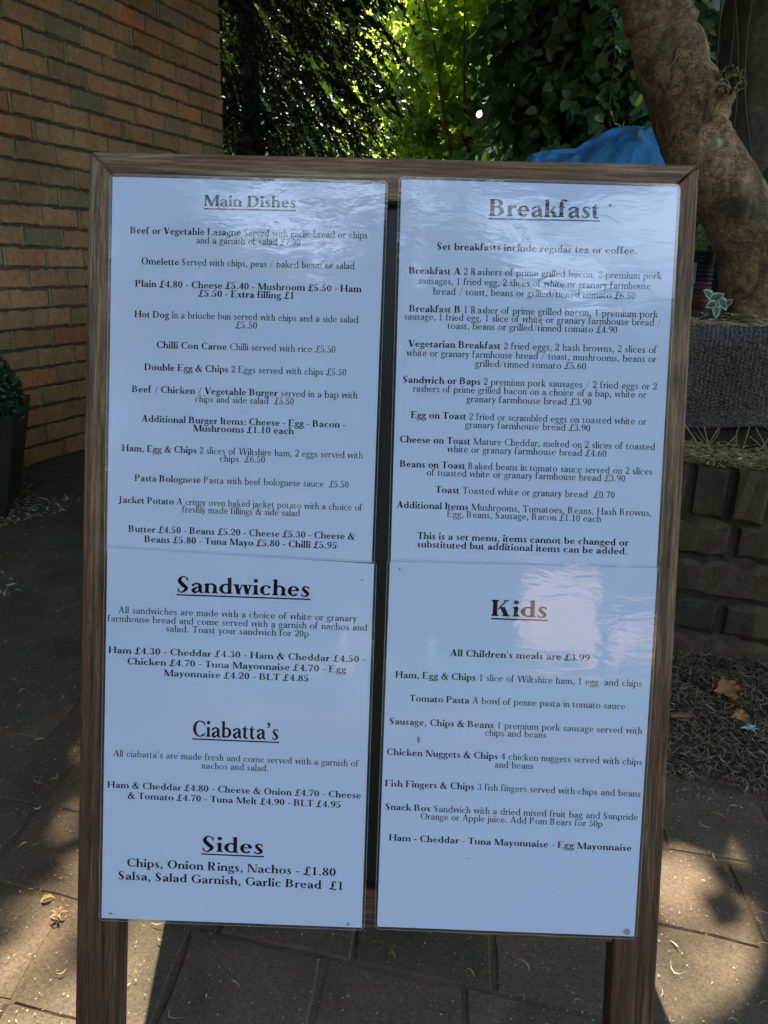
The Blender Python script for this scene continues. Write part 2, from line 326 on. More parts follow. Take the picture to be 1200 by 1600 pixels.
def clip(poly, nx, ny, c):          # keep nx*x+ny*y >= c
    out = []
    for i in range(len(poly)):
        a, b = poly[i], poly[(i+1) % len(poly)]
        da, db = nx*a[0]+ny*a[1]-c, nx*b[0]+ny*b[1]-c
        if da >= 0: out.append(a)
        if da*db < 0: k = da/(da-db); out.append((a[0]+(b[0]-a[0])*k, a[1]+(b[1]-a[1])*k))
    return out
def inset(poly, d):
    cx = sum(p[0] for p in poly)/len(poly); cy = sum(p[1] for p in poly)/len(poly)
    out = []
    for x, y in poly:
        l = math.hypot(x-cx, y-cy); out.append((x-(x-cx)/l*d, y-(y-cy)/l*d))
    return out
# diagonal seam between the worn asphalt of the path (left) and the paving
SA, SB = Vector((-.585, 1.030)), Vector((-.400, 1.285))
sdv = (SB-SA).normalized(); sn = Vector((sdv.y, -sdv.x))     # points to the paved side
asph = [(-6, -6), (-6, 9), (-.2, 9), (.3, 9)]
big = [(-9, -3), (9, -3), (9, 9), (-9, 9)]
asph = clip(big, -sn.x, -sn.y, -(sn.x*SA.x+sn.y*SA.y)+.004)
# wavy broken edge along the seam
av = []
for i in range(len(asph)):
    a, b = asph[i], asph[(i+1) % len(asph)]
    da = abs(sn.x*a[0]+sn.y*a[1]-sn.dot(SA)); db = abs(sn.x*b[0]+sn.y*b[1]-sn.dot(SA))
    av.append(a)
    if da < .01 and db < .01:
        L_ = math.hypot(b[0]-a[0], b[1]-a[1]); n_ = 900
        for k in range(1, n_):
            u = k/n_; x = a[0]+(b[0]-a[0])*u; y = a[1]+(b[1]-a[1])*u
            o = noise.noise((x*9, y*9, 2))*.022+noise.noise((x*40, y*40, 5))*.006
            av.append((x-sn.x*abs(o), y-sn.y*abs(o)))
n_ = len(av)
me = mesh('asphalt', [(x, y, .001) for x, y in av]+[(x, y, -.02) for x, y in av], [tuple(range(n_))]+[(i, (i+1) % n_, (i+1) % n_+n_, i+n_) for i in range(n_)])
tag(link('asphalt_path', me, M['asphalt']), kind='structure')
pav = tag(empty('paving'), kind='structure')
pu = Vector((math.cos(R(-13)), math.sin(R(-13)))); pv = Vector((math.sin(R(5)), math.cos(R(5))))
org = Vector((.371, .830))
def paver(poly, z, name='paver'):
    poly = inset(poly, .0012+.0012*random.random())
    # roughen the outline
    pts = []
    for i in range(len(poly)):
        a, b = poly[i], poly[(i+1) % len(poly)]
        for k in range(3):
            u = k/3; j = .0016 if k else .003
            pts.append((a[0]+(b[0]-a[0])*u+random.uniform(-j, j), a[1]+(b[1]-a[1])*u+random.uniform(-j, j)))
    n = len(pts); ins = inset(pts, .004); tx, ty = random.uniform(-.010, .010), random.uniform(-.010, .010)
    cx, cy = sum(p[0] for p in pts)/n, sum(p[1] for p in pts)/n
    v = [(x, y, z-.004+(x-cx)*tx+(y-cy)*ty) for x, y in pts]+[(x, y, z+(x-cx)*tx+(y-cy)*ty) for x, y in ins]+[(x, y, -.03) for x, y in pts]
    f = [tuple(range(n, 2*n))]+[(i, (i+1) % n, (i+1) % n+n, i+n) for i in range(n)]+[(i+2*n, (i+1) % n+2*n, (i+1) % n, i) for i in range(n)]
    link(name, mesh('paver', v, f), M['paver'], pav)
def in_frame(p, mx_=.06):
    q = cam.matrix_world.inverted() @ Vector(p)
    if q.z > -.02: return False
    x = q.x/-q.z*1230/1200; y = q.y/-q.z*1230/1600
    return abs(x) < .5+mx_ and abs(y) < .5+mx_
bpy.context.view_layer.update()
np_ = 0
for j in range(-9, 12):
    off = random.choice((0, .07, .105, .04)); 
    for i in range(-16, 16):
        w0 = .150
        x0, x1 = i*w0+off, (i+1)*w0+off; y0, y1 = j*.134, (j+1)*.134
        q = [org+pu*a+pv*b_ for a, b_ in ((x0, y0), (x1, y0), (x1, y1), (x0, y1))]
        q = clip([(p.x, p.y) for p in q], sn.x, sn.y, sn.dot(SA)+.003)
        if len(q) < 3: continue
        q = clip(q, 0, -1, -1.42)
        if len(q) < 3: continue
        cx, cy = sum(p[0] for p in q)/len(q), sum(p[1] for p in q)/len(q)
        if abs(cx) > 1.5 or cy < -.6 or math.hypot(q[0][0]-q[1][0], q[0][1]-q[1][1]) < .03: continue
        paver(q, random.uniform(-.0015, .0015)); np_ += 1
print('pavers', np_)

# ---- brick building on the left
WD = Vector((math.sin(R(19.8)), math.cos(R(19.8)))); WN = Vector((WD.y, -WD.x))      # along the wall (away), outwards
W0 = Vector((-.775, 3.92))                                                            # far corner
bld = tag(empty('brick_building', (W0.x, W0.y, 0)), 'old brown brick building whose long side wall recedes on the left behind the menu board', 'building')
BH = 5.2
# wall core a few millimetres behind the brick faces
c = [W0-WN*.009, W0-WN*.009-WD*8, W0-WN*.009-WD*8-WN*5, W0-WN*.009-WN*5]
c[0] = c[0]-WD*.009; c[3] = c[3]-WD*.009
V_ = [(p.x-W0.x, p.y-W0.y, z) for z in (-.2, BH) for p in c]
link('wall', mesh('wall_core', V_, [(0, 3, 2, 1), (4, 5, 6, 7), (0, 1, 5, 4), (1, 2, 6, 5), (2, 3, 7, 6), (3, 0, 4, 7)]), M['mortar_dark'], bld)
# eaves / roof slab
V_ = [(p.x-W0.x, p.y-W0.y, z) for z in (BH, BH+.18) for p in (W0+WN*.15+WD*.12, W0+WN*.15-WD*8.3, W0-WN*5.3-WD*8.3, W0-WN*5.3+WD*.12)]
link('roof', mesh('roof', V_, [(0, 3, 2, 1), (4, 5, 6, 7), (0, 1, 5, 4), (1, 2, 6, 5), (2, 3, 7, 6), (3, 0, 4, 7)]), M['black_pot'], bld)
def brick_mesh(l, h, d, e=.0034, b=.0036, n=8):
    """one worn brick; front face towards +x? -> local: x length, y depth (front at 0), z height"""
    V = []; F = []
    xs = [-l/2+b+(l-2*b)*i/n for i in range(n+1)]
    def ed(): return random.uniform(-e, e)
    fr_lo = [(x, ed()*.4, -h/2+b+ed()*.5) for x in xs]; fr_hi = [(x, ed()*.4, h/2-b+ed()*.5) for x in xs]
    bk_lo = [(x+(x/l*2*b), b+.002, -h/2+ed()) for x in xs]; bk_hi = [(x+(x/l*2*b), b+.002, h/2+ed()) for x in xs]
    re_lo = [(x*1.02, d, -h/2) for x in xs]; re_hi = [(x*1.02, d, h/2) for x in xs]
    rows = [re_lo, bk_lo, fr_lo, fr_hi, bk_hi, re_hi]; m_ = n+1
    for r in rows: V += r
    for r in range(5):
        for i in range(n): F.append((r*m_+i, r*m_+i+1, (r+1)*m_+i+1, (r+1)*m_+i))
    F.append((0*m_, 1*m_, 2*m_, 3*m_, 4*m_, 5*m_)); F.append(tuple(k*m_+n for k in (5, 4, 3, 2, 1, 0)))
    return mesh('brick', V, F)
CH, BL = .0662, .182
proto = [brick_mesh(BL-.0095, CH-.0092, .05) for _ in range(9)]
half = [brick_mesh(BL/2-.0095, CH-.0092, .05) for _ in range(4)]
for q in proto+half: q.materials.append(M['brick'])
ang = math.atan2(-WD.y, -WD.x)           # local x runs towards the viewer along the wall, local -y points out of the wall
nb = 0; restV = []; restF = []; base = 0; perp = []
for k in range(int(BH/CH)):
    z = CH/2+k*CH; o_ = 0 if k % 2 else BL/2
    s = o_; first = True
    cells = []
    if o_: cells.append((0, BL/2-.0095))
    while s < 5.2: cells.append((s, BL-.0095)); s += BL
    if z > 2.6: cells = [c_ for c_ in cells if c_[0] < 2.5]
    for s0, l in cells:
        s0 = s0+(random.uniform(-.004, .004) if s0 else 0)
        p = W0-WD*(s0+l/2); zz = z+random.uniform(-.0012, .0012)
        dep = random.uniform(-.0022, .0022)
        src = random.choice(proto if l > .12 else half)
        mtx = Matrix.Translation((p.x-W0.x+WN.x*dep, p.y-W0.y+WN.y*dep, zz)) @ Matrix.Rotation(ang, 4, 'Z') @ Matrix.Rotation(R(random.uniform(-.35, .35)), 4, 'Y')
        # local -y must point out (WN)
        if (Matrix.Rotation(ang, 3, 'Z') @ Vector((0, -1, 0))).dot(Vector((WN.x, WN.y, 0))) < 0:
            mtx = Matrix.Translation(mtx.to_translation()) @ Matrix.Rotation(ang+math.pi, 4, 'Z')
        wp = (p.x, p.y, zz)
        q = cam.matrix_world.inverted() @ Vector(wp); ix = q.x/-q.z*1230 if q.z < 0 else -9e9
        qx = 600+ix; qy = 800-q.y/-q.z*1230 if q.z < 0 else 0
        hid = 175 < qx < 600 and qy > 285 or (qx > 140 and qy > 330)
        if in_frame(wp, .03) and not hid:
            o = link('brick', src, None, bld); o.matrix_basis = mtx; nb += 1
        else:
            vs = [mtx @ v.co for v in src.vertices]; b0 = len(restV); restV += [tuple(v) for v in vs]; restF += [tuple(i+b0 for i in pl.vertices) for pl in src.polygons]
        # perpendicular joint beyond this brick (towards the viewer)
        jp = W0-WD*(s0+l+.005)
        dd = random.uniform(.0015, .0035)
        a_ = jp-WN*dd-W0; perp.append([(a_+WD*.0055), (a_-WD*.0055), zz])
print('bricks', nb, len(restF))
tag(link('brick_courses', mesh('rest', restV, restF), M['brick'], bld), kind='stuff')
V_ = []; F_ = []
for a_, b_, z in perp:
    b0 = len(V_); j = random.uniform(-.003, .003)
    for q in (a_, b_):
        V_ += [(q.x, q.y, z-.030), (q.x, q.y, z+.030), (q.x-WN.x*.02, q.y-WN.y*.02, z+.030), (q.x-WN.x*.02, q.y-WN.y*.02, z-.030)]
    F_ += [(b0, b0+1, b0+5, b0+4), (b0+1, b0+2, b0+6, b0+5), (b0+3, b0, b0+4, b0+7), (b0, b0+3, b0+2, b0+1), (b0+4, b0+5, b0+6, b0+7)]
tag(link('mortar_joints', mesh('joints', V_, F_), M['mortar'], bld), kind='stuff')
# bricks of the short return wall round the corner (seen only from the side)
V_ = []; F_ = []
for k in range(int(BH/CH)):
    for i in range(14):
        s0 = i*BL+(BL/2 if k % 2 else 0)+BL/2; p = W0-WN*s0; src = random.choice(proto)
        mtx = Matrix.Translation((p.x-W0.x, p.y-W0.y, CH/2+k*CH)) @ Matrix.Rotation(math.atan2(-WN.y, -WN.x), 4, 'Z')
        b0 = len(V_); V_ += [tuple(mtx @ v.co) for v in src.vertices]; F_ += [tuple(i_+b0 for i_ in pl.vertices) for pl in src.polygons]
tag(link('return_wall_bricks', mesh('ret', V_, F_), M['brick'], bld), kind='stuff')
# small fitting on the wall, half hidden behind the frame
fit = tag(empty('wall_fitting', (-1.097, 3.0, .60)), 'small white-topped grey-blue fitting on the brick wall beside the board frame', 'fitting')
v, f = tube([(0, 0, -.045), (0, 0, -.03), (0, 0, .0), (0, 0, .008)], [.006, .012, .014, .012], 12, fn=lambda t_, a, p: 1+.10*math.sin(a*6)); link('body', mesh('body', v, f, True), M['grey_blue'], fit)
v, f = tube([(0, 0, .008), (0, 0, .016), (.006, 0, .024), (.014, 0, .035), (.012, 0, .045)], [.014, .013, .010, .009, .005], 12); link('cap', mesh('cap', v, f, True), M['white'], fit)

# ---- raised bed on the right with its low brick retaining wall
RD = Vector((math.cos(R(-20)), math.sin(R(-20)))); RN = Vector((RD.y, -RD.x))   # along the wall to the right; RN points to the viewer
R0 = Vector((.566, 1.348))
rw = tag(empty('retaining_wall', (R0.x, R0.y, 0)), 'low dark mossy brick retaining wall with upright coping bricks right of the menu board', 'wall')
def rp(s, d, z): p = RD*s+RN*d; return (p.x, p.y, z)
v = [rp(s, d, z) for z in (-.1, .375) for s, d in ((-1.2, -.010), (1.5, -.010), (1.5, -.10), (-1.2, -.10))]
link('wall_core', mesh('core', v, [(0, 1, 2, 3), (4, 7, 6, 5), (0, 4, 5, 1), (1, 5, 6, 2), (2, 6, 7, 3), (3, 7, 4, 0)]), M['mortar_dark'], rw)
rang = math.atan2(RD.y, RD.x)
rb_ = [brick_mesh(.195, .062, .08, .008, .007) for _ in range(9)]; cb_ = [brick_mesh(.0625, .098, .10, .006, .008, 3) for _ in range(9)]
for q in rb_+cb_: q.materials.append(M['dark_brick'])
for k in range(4):
    for i in range(-5, 8):
        s = i*.205+(.1025 if k % 2 else 0)+.06
        o = link('brick', random.choice(rb_), None, rw); d_ = random.uniform(-.004, .004)
        o.matrix_basis = Matrix.Translation(rp(s, d_, .002+.0375+(k-.28)*.075)) @ Matrix.Rotation(rang+R(random.uniform(-1, 1)), 4, 'Z') @ Matrix.Rotation(R(random.uniform(-.8, .8)), 4, 'Y')
for i in range(-17, 22):
    s = i*.067+.01
    o = link('coping_brick', random.choice(cb_), None, rw); d_ = random.uniform(-.006, .008)
    o.matrix_basis = Matrix.Translation(rp(s, d_, .330+random.uniform(-.003, .003))) @ Matrix.Rotation(rang+R(random.uniform(-3, 3)), 4, 'Z') @ Matrix.Rotation(R(random.uniform(-2, 2)), 4, 'Y')
# soil terrain of the bed: a lower ledge, a step, then a gently rising surface
ns, ndp = 90, 70; V_ = []; F_ = []
def bed_h(s, d):
    if d < .02: return .34
    st = min(max((d-.115)/.05, 0), 1); st = st*st*(3-2*st)
    h = .372+(.575-.372)*st
    if d > .5: h += (d-.5)*.03
    p = R0+RD*s-RN*d
    return h+noise.noise((p.x*7, p.y*7, 0))*.014*min(1, d*6)
for i in range(ns+1):
    s = -1.3+4.3*i/ns
    for j in range(ndp+1):
        u = j/ndp; d = .012+ 2.6*u**2.0
        p = R0+RD*s-RN*d; V_.append((p.x, p.y, bed_h(s, d)))
for i in range(ns):
    for j in range(ndp): a = i*(ndp+1)+j; F_.append((a, a+1, a+ndp+2, a+ndp+1))
tag(link('soil_bed', mesh('soil', V_, F_, True), M['soil']), kind='structure')

# ================================================================== THE MENU BOARD
TILT, YAW = R(14.5), R(-2.0)
u_ = Vector((math.cos(YAW), math.sin(YAW), 0)); v_ = Vector((-math.sin(YAW)*math.sin(TILT), math.cos(YAW)*math.sin(TILT), math.cos(TILT))); n_v = u_.cross(v_)
TOP = Vector((.00075, .6715, .7807)); HV = .8064
FOOT = TOP-v_*HV
BM = Matrix(((u_.x, -n_v.x, v_.x, FOOT.x), (u_.y, -n_v.y, v_.y, FOOT.y), (u_.z, -n_v.z, v_.z, FOOT.z), (0, 0, 0, 1)))
board = tag(empty('a_board', mat=BM), 'weathered wooden A-frame sign with mitred corners and black panel carrying four laminated menus', 'sign board')
XL, XR, ZT = -.243, .237, HV
def wood(name, poly, y0, y1, m, par, bv=.0022):
    v, f = prism(poly, y0, y1); me = mesh(name, v, f); bevel(me, bv, 2); return link(name, me, m, par)
SW, RW = .036, .0335
def bot(i, w): return .012
g_ = .0005
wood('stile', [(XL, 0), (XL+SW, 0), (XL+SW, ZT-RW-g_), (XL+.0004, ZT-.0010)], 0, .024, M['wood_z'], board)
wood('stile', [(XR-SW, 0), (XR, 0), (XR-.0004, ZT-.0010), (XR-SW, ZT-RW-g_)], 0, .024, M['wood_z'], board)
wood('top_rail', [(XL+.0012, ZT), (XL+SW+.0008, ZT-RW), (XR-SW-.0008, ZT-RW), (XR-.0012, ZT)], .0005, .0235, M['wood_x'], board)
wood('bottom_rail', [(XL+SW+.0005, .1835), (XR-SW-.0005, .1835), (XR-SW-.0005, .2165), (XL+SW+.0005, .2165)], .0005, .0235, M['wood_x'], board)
v, f = box(XL+SW-.004, .011, .205, XR-SW+.004, .016, ZT-RW+.004); link('chalk_panel', mesh('panel', v, f), M['slate'], board)
# rear frame, hinged at the top and standing further back
hb = Vector((-.005, .028, ZT-.01)); 
rear_foot = BM.inverted() @ Vector((.010, .985, 0))
rv = Vector((0, rear_foot.y-hb.y, rear_foot.z-hb.z)); rl = rv.length; ra = math.atan2(rv.y, -rv.z)
rear = empty('rear_frame'); rear.parent = board; rear.matrix_basis = Matrix.Translation((-.003, hb.y, hb.z)) @ Matrix.Rotation(ra, 4, 'X')
def rwood(name, poly, y0, y1, m_):
    v, f = prism(poly, y0, y1); me = mesh(name, v, f); bevel(me, .002, 1); return link(name, me, m_, rear)
RX = .234
SP = .040                                # the rear legs splay outwards a little
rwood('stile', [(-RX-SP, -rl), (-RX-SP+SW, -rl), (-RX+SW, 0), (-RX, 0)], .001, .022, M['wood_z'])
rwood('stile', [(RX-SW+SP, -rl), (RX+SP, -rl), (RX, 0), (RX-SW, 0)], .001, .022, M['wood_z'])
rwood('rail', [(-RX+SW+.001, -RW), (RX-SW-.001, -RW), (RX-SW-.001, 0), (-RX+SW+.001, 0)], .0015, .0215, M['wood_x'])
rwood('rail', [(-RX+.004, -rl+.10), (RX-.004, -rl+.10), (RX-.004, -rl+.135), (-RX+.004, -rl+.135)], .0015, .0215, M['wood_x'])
v, f = box(-RX+.012, .008, -rl+.13, RX-.012, .013, -RW+.004); link('chalk_panel', mesh('panel', v, f), M['slate'], rear)
for x in (-.19, .18):
    v, f = box(x-.018, .0236, ZT-.050, x+.018, .0262, ZT-.006); link('hinge', mesh('hinge', v, f), M['black_pot'], board)

# ================================================================== THE FOUR LAMINATED MENUS
# ---------------------------------------------------------------- a hand-drawn transitional serif face
def make_face(bold):
    T = .138 if bold else .090       # thick stem
    t = .048 if bold else .038       # hairline
    S = .050 if bold else .052       # serif overhang
    q = .0 if bold else -.03         # extra width
    X, C, A, D = .44, .70, .73, -.22
    G = {}
    def poly(P, *pts): P.append(list(pts))
    def rect(P, x0, y0, x1, y1): P.append([(x0, y0), (x1, y0), (x1, y1), (x0, y1)])
    def arc(P, cx, cy, rx, ry, a0, a1, w=None, h=None, n=14):
        w = T*1.06 if w is None else w; h = t if h is None else h
        for i in range(n):
            a, b = math.radians(a0+(a1-a0)*i/n), math.radians(a0+(a1-a0)*(i+1)/n)
            P.append([(cx+rx*math.cos(a), cy+ry*math.sin(a)), (cx+rx*math.cos(b), cy+ry*math.sin(b)),
                      (cx+(rx-w)*math.cos(b), cy+(ry-h)*math.sin(b)), (cx+(rx-w)*math.cos(a), cy+(ry-h)*math.sin(a))])
    def ball(P, x, y, r, n=10):
        P.append([(x+r*math.cos(2*math.pi*i/n), y+r*math.sin(2*math.pi*i/n)) for i in range(n)])
    def foot(P, x, y, w=None, l=None, r=None, up=1):      # bracketed serif under / over a stem whose left edge is x
        w = T if w is None else w; l = S if l is None else l; r = S if r is None else r
        rect(P, x-l, y, x+w+r, y+up*t)
        poly(P, (x-l*.45, y+up*t), (x+w+r*.45, y+up*t), (x+w, y+up*(t+.045)), (x, y+up*(t+.045)))
    def flag(P, x, y):                                     # slanted head serif of i, n, b...
        poly(P, (x-S*1.15, y-.045), (x+.004, y-.065), (x+T, y), (x+T*.6, y+.004))
        poly(P, (x-S*1.15, y-.045), (x+.004, y-.095), (x+.004, y-.06))
    def stem(P, x, y0, y1, w=None): rect(P, x, y0, x+(T if w is None else w), y1)
    def curve(P, pts):                                     # ribbon through (x, y, width)
        out = []
        m = len(pts)
        for i in range(m-1):
            p0, p1, p2, p3 = pts[max(i-1, 0)], pts[i], pts[i+1], pts[min(i+2, m-1)]
            for k in range(5):
                u = k/5
                out.append([.5*((2*p1[j])+(-p0[j]+p2[j])*u+(2*p0[j]-5*p1[j]+4*p2[j]-p3[j])*u*u+(-p0[j]+3*p1[j]-3*p2[j]+p3[j])*u**3) for j in range(3)])
        out.append(list(pts[-1]))
        L = []
        for i, p in enumerate(out):
            a = out[max(i-1, 0)]; b = out[min(i+1, len(out)-1)]
            dx, dy = b[0]-a[0], b[1]-a[1]; d = math.hypot(dx, dy) or 1
            nx, ny = -dy/d*p[2]/2, dx/d*p[2]/2
            L.append(((p[0]+nx, p[1]+ny), (p[0]-nx, p[1]-ny)))
        for i in range(len(L)-1): P.append([L[i][0], L[i+1][0], L[i+1][1], L[i][1]])
    def diag(P, x0, y0, x1, y1, w): P.append([(x0, y0), (x0+w, y0), (x1+w, y1), (x1, y1)])
    def g(ch, adv):
        P = []; G[ch] = (P, adv); return P
    e = .055
    # ---- lower case
    def shoulder(P, x, wd):     # arch springing from a stem at x, landing on a stem whose left edge is x+wd
        cx = x+T+(wd-T)/2+.012; rx = (x+wd+T)-cx
        arc(P, cx, X-.155, rx, .163, 0, 100, T, t*1.5)
        curve(P, [(x+T-.01, X-.10, t*.8), (x+T+.03, X-.045, t), (cx, X-.005, t*1.6)])
    def nstem(P, x, y1=None):
        stem(P, x, 0, X-.02 if y1 is None else y1); foot(P, x, 0)
    wd = .255+q+T*.35
    P = g('n', e+T+wd+e); nstem(P, e); flag(P, e, X); shoulder(P, e, wd); stem(P, e+wd, 0, X-.15); foot(P, e+wd, 0)
    P = g('m', e+T+2*wd+e); nstem(P, e); flag(P, e, X); shoulder(P, e, wd); stem(P, e+wd, 0, X-.15); foot(P, e+wd, 0); shoulder(P, e+wd, wd); stem(P, e+2*wd, 0, X-.15); foot(P, e+2*wd, 0)
    P = g('h', e+T+wd+e); nstem(P, e, A-.02); flag(P, e, A); shoulder(P, e, wd); stem(P, e+wd, 0, X-.15); foot(P, e+wd, 0)
    P = g('u', e+T+wd+e); stem(P, e, .13, X); flag(P, e, X); stem(P, e+wd, 0, X); flag(P, e+wd, X); rect(P, e+wd+T, 0, e+wd+T+S, t)
    cx = e+(wd+T*.5)/2; arc(P, cx, .145, cx-e, .155, 180, 285, T, t*1.5); curve(P, [(cx, .008, t*1.6), (e+wd-.03, .05, t), (e+wd+.01, .10, t*.8)])
    P = g('i', e+T+e); nstem(P, e); flag(P, e, X); ball(P, e+T/2, .625, T*.58+.008)
    P = g('l', e+T+e); nstem(P, e, A-.02); flag(P, e, A)
    P = g('j', e+T+e*.7); stem(P, e, -.09, X-.02); flag(P, e, X); ball(P, e+T/2, .625, T*.58+.008); arc(P, e-.045, -.09, .045+T, .125, 0, -100, T, t*1.3); ball(P, e-.05, -.175, .04)
    P = g('r', e+T+.19); nstem(P, e); flag(P, e, X); curve(P, [(e+T-.01, X-.13, t*.8), (e+T+.045, X-.05, t*1.2), (e+T+.10, X-.015, t*2)]); ball(P, e+T+.125, X-.05, .032+T*.18)
    ow = .43+q+T*.5; k = .035
    def o(P, x, w, y0=-.008, y1=X+.008, a0=0, a1=360, n=26): arc(P, x+w/2, (y0+y1)/2, w/2, (y1-y0)/2, a0, a1, None, None, n)
    P = g('o', ow+2*k); o(P, k, ow)
    cw = .37+q+T*.4
    P = g('c', cw+k+.035); o(P, k, cw*1.12, a0=62, a1=318, n=20); ball(P, k+cw*.83, X-.088, .030+T*.2)
    P = g('e', cw+.02+k+.03); w = cw+.02; arc(P, k+w/2, X/2, w/2, X/2+.008, 4, 180, T, t, 16); arc(P, k+w/2, X/2, w/2, X/2+.008, 180, 322, T, t*1.4, 14); rect(P, k+T*.7, X/2+.005, k+w-.02, X/2+.005+t)
    P = g('s', .325+q+k+.03); w = .325+q
    curve(P, [(k+w-.035, X-.08, t), (k+w-.09, X-.012, t), (k+w*.42, X-.008, t*1.4), (k+T*.55, X-.105, T*.8), (k+w*.5, X/2+.005, T*.98), (k+w-T*.5, .11, T*.8), (k+w*.5, .010, t*1.4), (k+.07, .02, t), (k+.018, .09, t)])
    rect(P, k+w-.046, X-.13, k+w-.03, X+.01); rect(P, k+.006, -.01, k+.022, .14)
    bw = .40+q+T*.5
    def rb(P, x, w, y0=-.008, y1=X+.008): arc(P, x+w*.46, (y0+y1)/2, w*.54, (y1-y0)/2, -118, 118, None, t*1.3, 20)
    P = g('b', e+bw+k); stem(P, e, .0, A-.02); flag(P, e, A); rb(P, e, bw); curve(P, [(e+T*.3, .035, t), (e+bw*.3, .005, t)]); curve(P, [(e+T-.01, X-.07, t), (e+bw*.35, X-.008, t*1.3)])
    P = g('p', e+bw+k); stem(P, e, D, X-.02); foot(P, e, D); flag(P, e, X); rb(P, e, bw); curve(P, [(e+T-.01, .06, t), (e+bw*.35, .003, t*1.3)]); curve(P, [(e+T-.01, X-.07, t), (e+bw*.35, X-.008, t*1.3)])
    def lb(P, x, w): arc(P, x+w*.54, X/2, w*.54, X/2+.008, 62, 298, None, t*1.3, 20)
    P = g('d', k+bw+S+.02); x = k+bw-T; stem(P, x, 0, A-.02); flag(P, x, A); lb(P, k, bw); rect(P, x+T, 0, x+T+S, t); curve(P, [(x+.01, .06, t), (k+bw*.65, .003, t*1.3)]); curve(P, [(x+.01, X-.07, t), (k+bw*.65, X-.008, t*1.3)])
    P = g('q', k+bw+S); x = k+bw-T; stem(P, x, D, X); foot(P, x, D); lb(P, k, bw)
    aw = .345+q+T*.4
    P = g('a', k+aw+S+.02); x = k+aw-T
    stem(P, x, .06, X-.13); curve(P, [(x+T*.5, .10, T), (x+T*.75, .035, T*.7), (x+T+.015, .012, t*1.3), (x+T+S, .035, t)])
    arc(P, k+aw*.52, X-.14, aw*.48, .148, 0, 150, T, t*1.2, 12); ball(P, k+.058, X-.105, .030+T*.2)
    curve(P, [(x+.01, X/2+.035, t), (k+aw*.45, X/2-.0, t*1.6), (k+T*.5, .11, T), (k+aw*.36, .012, t*2), (x+.01, .075, t)])
    P = g('g', .43+q+T*.3); w = .30+q+T*.45
    arc(P, k+w/2, X-.135, w/2, .143, 0, 360, T*.92, t, 22); curve(P, [(k+w*.2, X-.245, t), (k+.05, .105, t*1.6), (k+.10, .045, T*.6), (k+w*.6, .03, T*.85), (k+w+.0, -.02, T*.75), (k+w+.01, -.12, t*1.6), (k+w*.5, -.215, t*1.2), (k+.0, -.15, t*1.8), (k+.02, -.06, t*1.2), (k+.09, .02, t)])
    curve(P, [(k+w*.85, X-.05, t), (k+w+.01, X-.01, t*1.2)]); ball(P, k+w+.02, X-.03, .030+T*.05)
    P = g('f', .265+T*.6); stem(P, e, 0, A-.16); foot(P, e, 0); arc(P, e+.13+T*.2, A-.16, .13+T*.2, .168, 60, 180, T, t, 10); ball(P, e+.165+T*.5, A-.06, .030+T*.2); rect(P, e-S, X-t-.004, e+T+S*1.5, X-.004)
    P = g('t', .26+T*.6); stem(P, e, .08, X); curve(P, [(e+T*.5, .11, T), (e+T*.6, .045, T*.9), (e+T+.03, .008, t*1.6), (e+T+.095, .045, t)]); poly(P, (e-S, X-t), (e+T*.6, X-t), (e+T, X+.13), (e+T-.016, X+.13), (e+.0, X+.015)); rect(P, e-S, X-t, e+T+.085, X)
    vw = .40+q+T*.35
    def vee(P, x, w, h, y0=0, T2=None):
        diag(P, x+w*.5-T*.42, y0, x+S*.7, h, T*1.08); diag(P, x+w*.5-T*.2, y0, x+w-S*.7-t, h, t*1.15)
    P = g('v', vw); vee(P, 0, vw, X); rect(P, -.012, X-t, S+T*1.1+.02, X); rect(P, vw-S-t*1.4-.03, X-t, vw+.01, X)
    P = g('w', vw*1.62); u = vw*.86; vee(P, 0, u, X); vee(P, u*.86, u, X); rect(P, -.012, X-t, S+T*1.1+.02, X); rect(P, u*.86+.0, X-t, u*.86+S+T, X); rect(P, u*1.86-S-t*1.4-.03, X-t, u*1.86+.01, X)
    P = g('y', vw); vee(P, 0, vw, X); rect(P, -.012, X-t, S+T*1.1+.02, X); rect(P, vw-S-t*1.4-.03, X-t, vw+.01, X); curve(P, [(vw*.5, .02, t*1.2), (vw*.38, -.14, t*1.3), (vw*.25, -.2, t*1.2), (vw*.14, -.17, t)]); ball(P, vw*.15, -.165, .033+T*.08)
    P = g('x', vw+.01); diag(P, vw-S-T*.9, 0, S*.5, X, T*1.1); diag(P, S, 0, vw-S-t, X, t*1.15)
    for a_, b_, y in ((0, S+T+.04, X-t), (vw-S-.07, vw+.01, X-t), (0, S+.07, 0), (vw-S-T, vw+.02, 0)): rect(P, a_, y, b_, y+t)
    P = g('k', e+T+.30+T*.3); stem(P, e, 0, A-.02); foot(P, e, 0); flag(P, e, A); diag(P, e+T-.005, .16, e+T+.19, X, t*1.3); rect(P, e+T+.12, X-t, e+T+.28, X); diag(P, e+T+.17, 0, e+T+.055, .25, T*1.1); rect(P, e+T+.13, 0, e+T+.20+T+.06, t)
    P = g('z', .38+q); rect(P, .03, X-t*1.2, .34, X); rect(P, .03, 0, .34, t*1.2); diag(P, .03, 0, .34-T*1.15, X, T*1.15); rect(P, .03, X-.11, .045, X); rect(P, .33, 0, .345, .12)
    # ---- capitals
    T0 = T; T = T*1.10; E = .055
    def cs(P, x): stem(P, x, 0, C); foot(P, x, 0); foot(P, x, C, up=-1)
    hw = .43+q
    P = g('H', 2*E+2*T+hw-T*.6+.02); cs(P, E); x = E+hw+T*.4; cs(P, x); rect(P, E, C*.5-t/2, x+T, C*.5+t/2)
    P = g('I', 2*E+T+.01); cs(P, E)
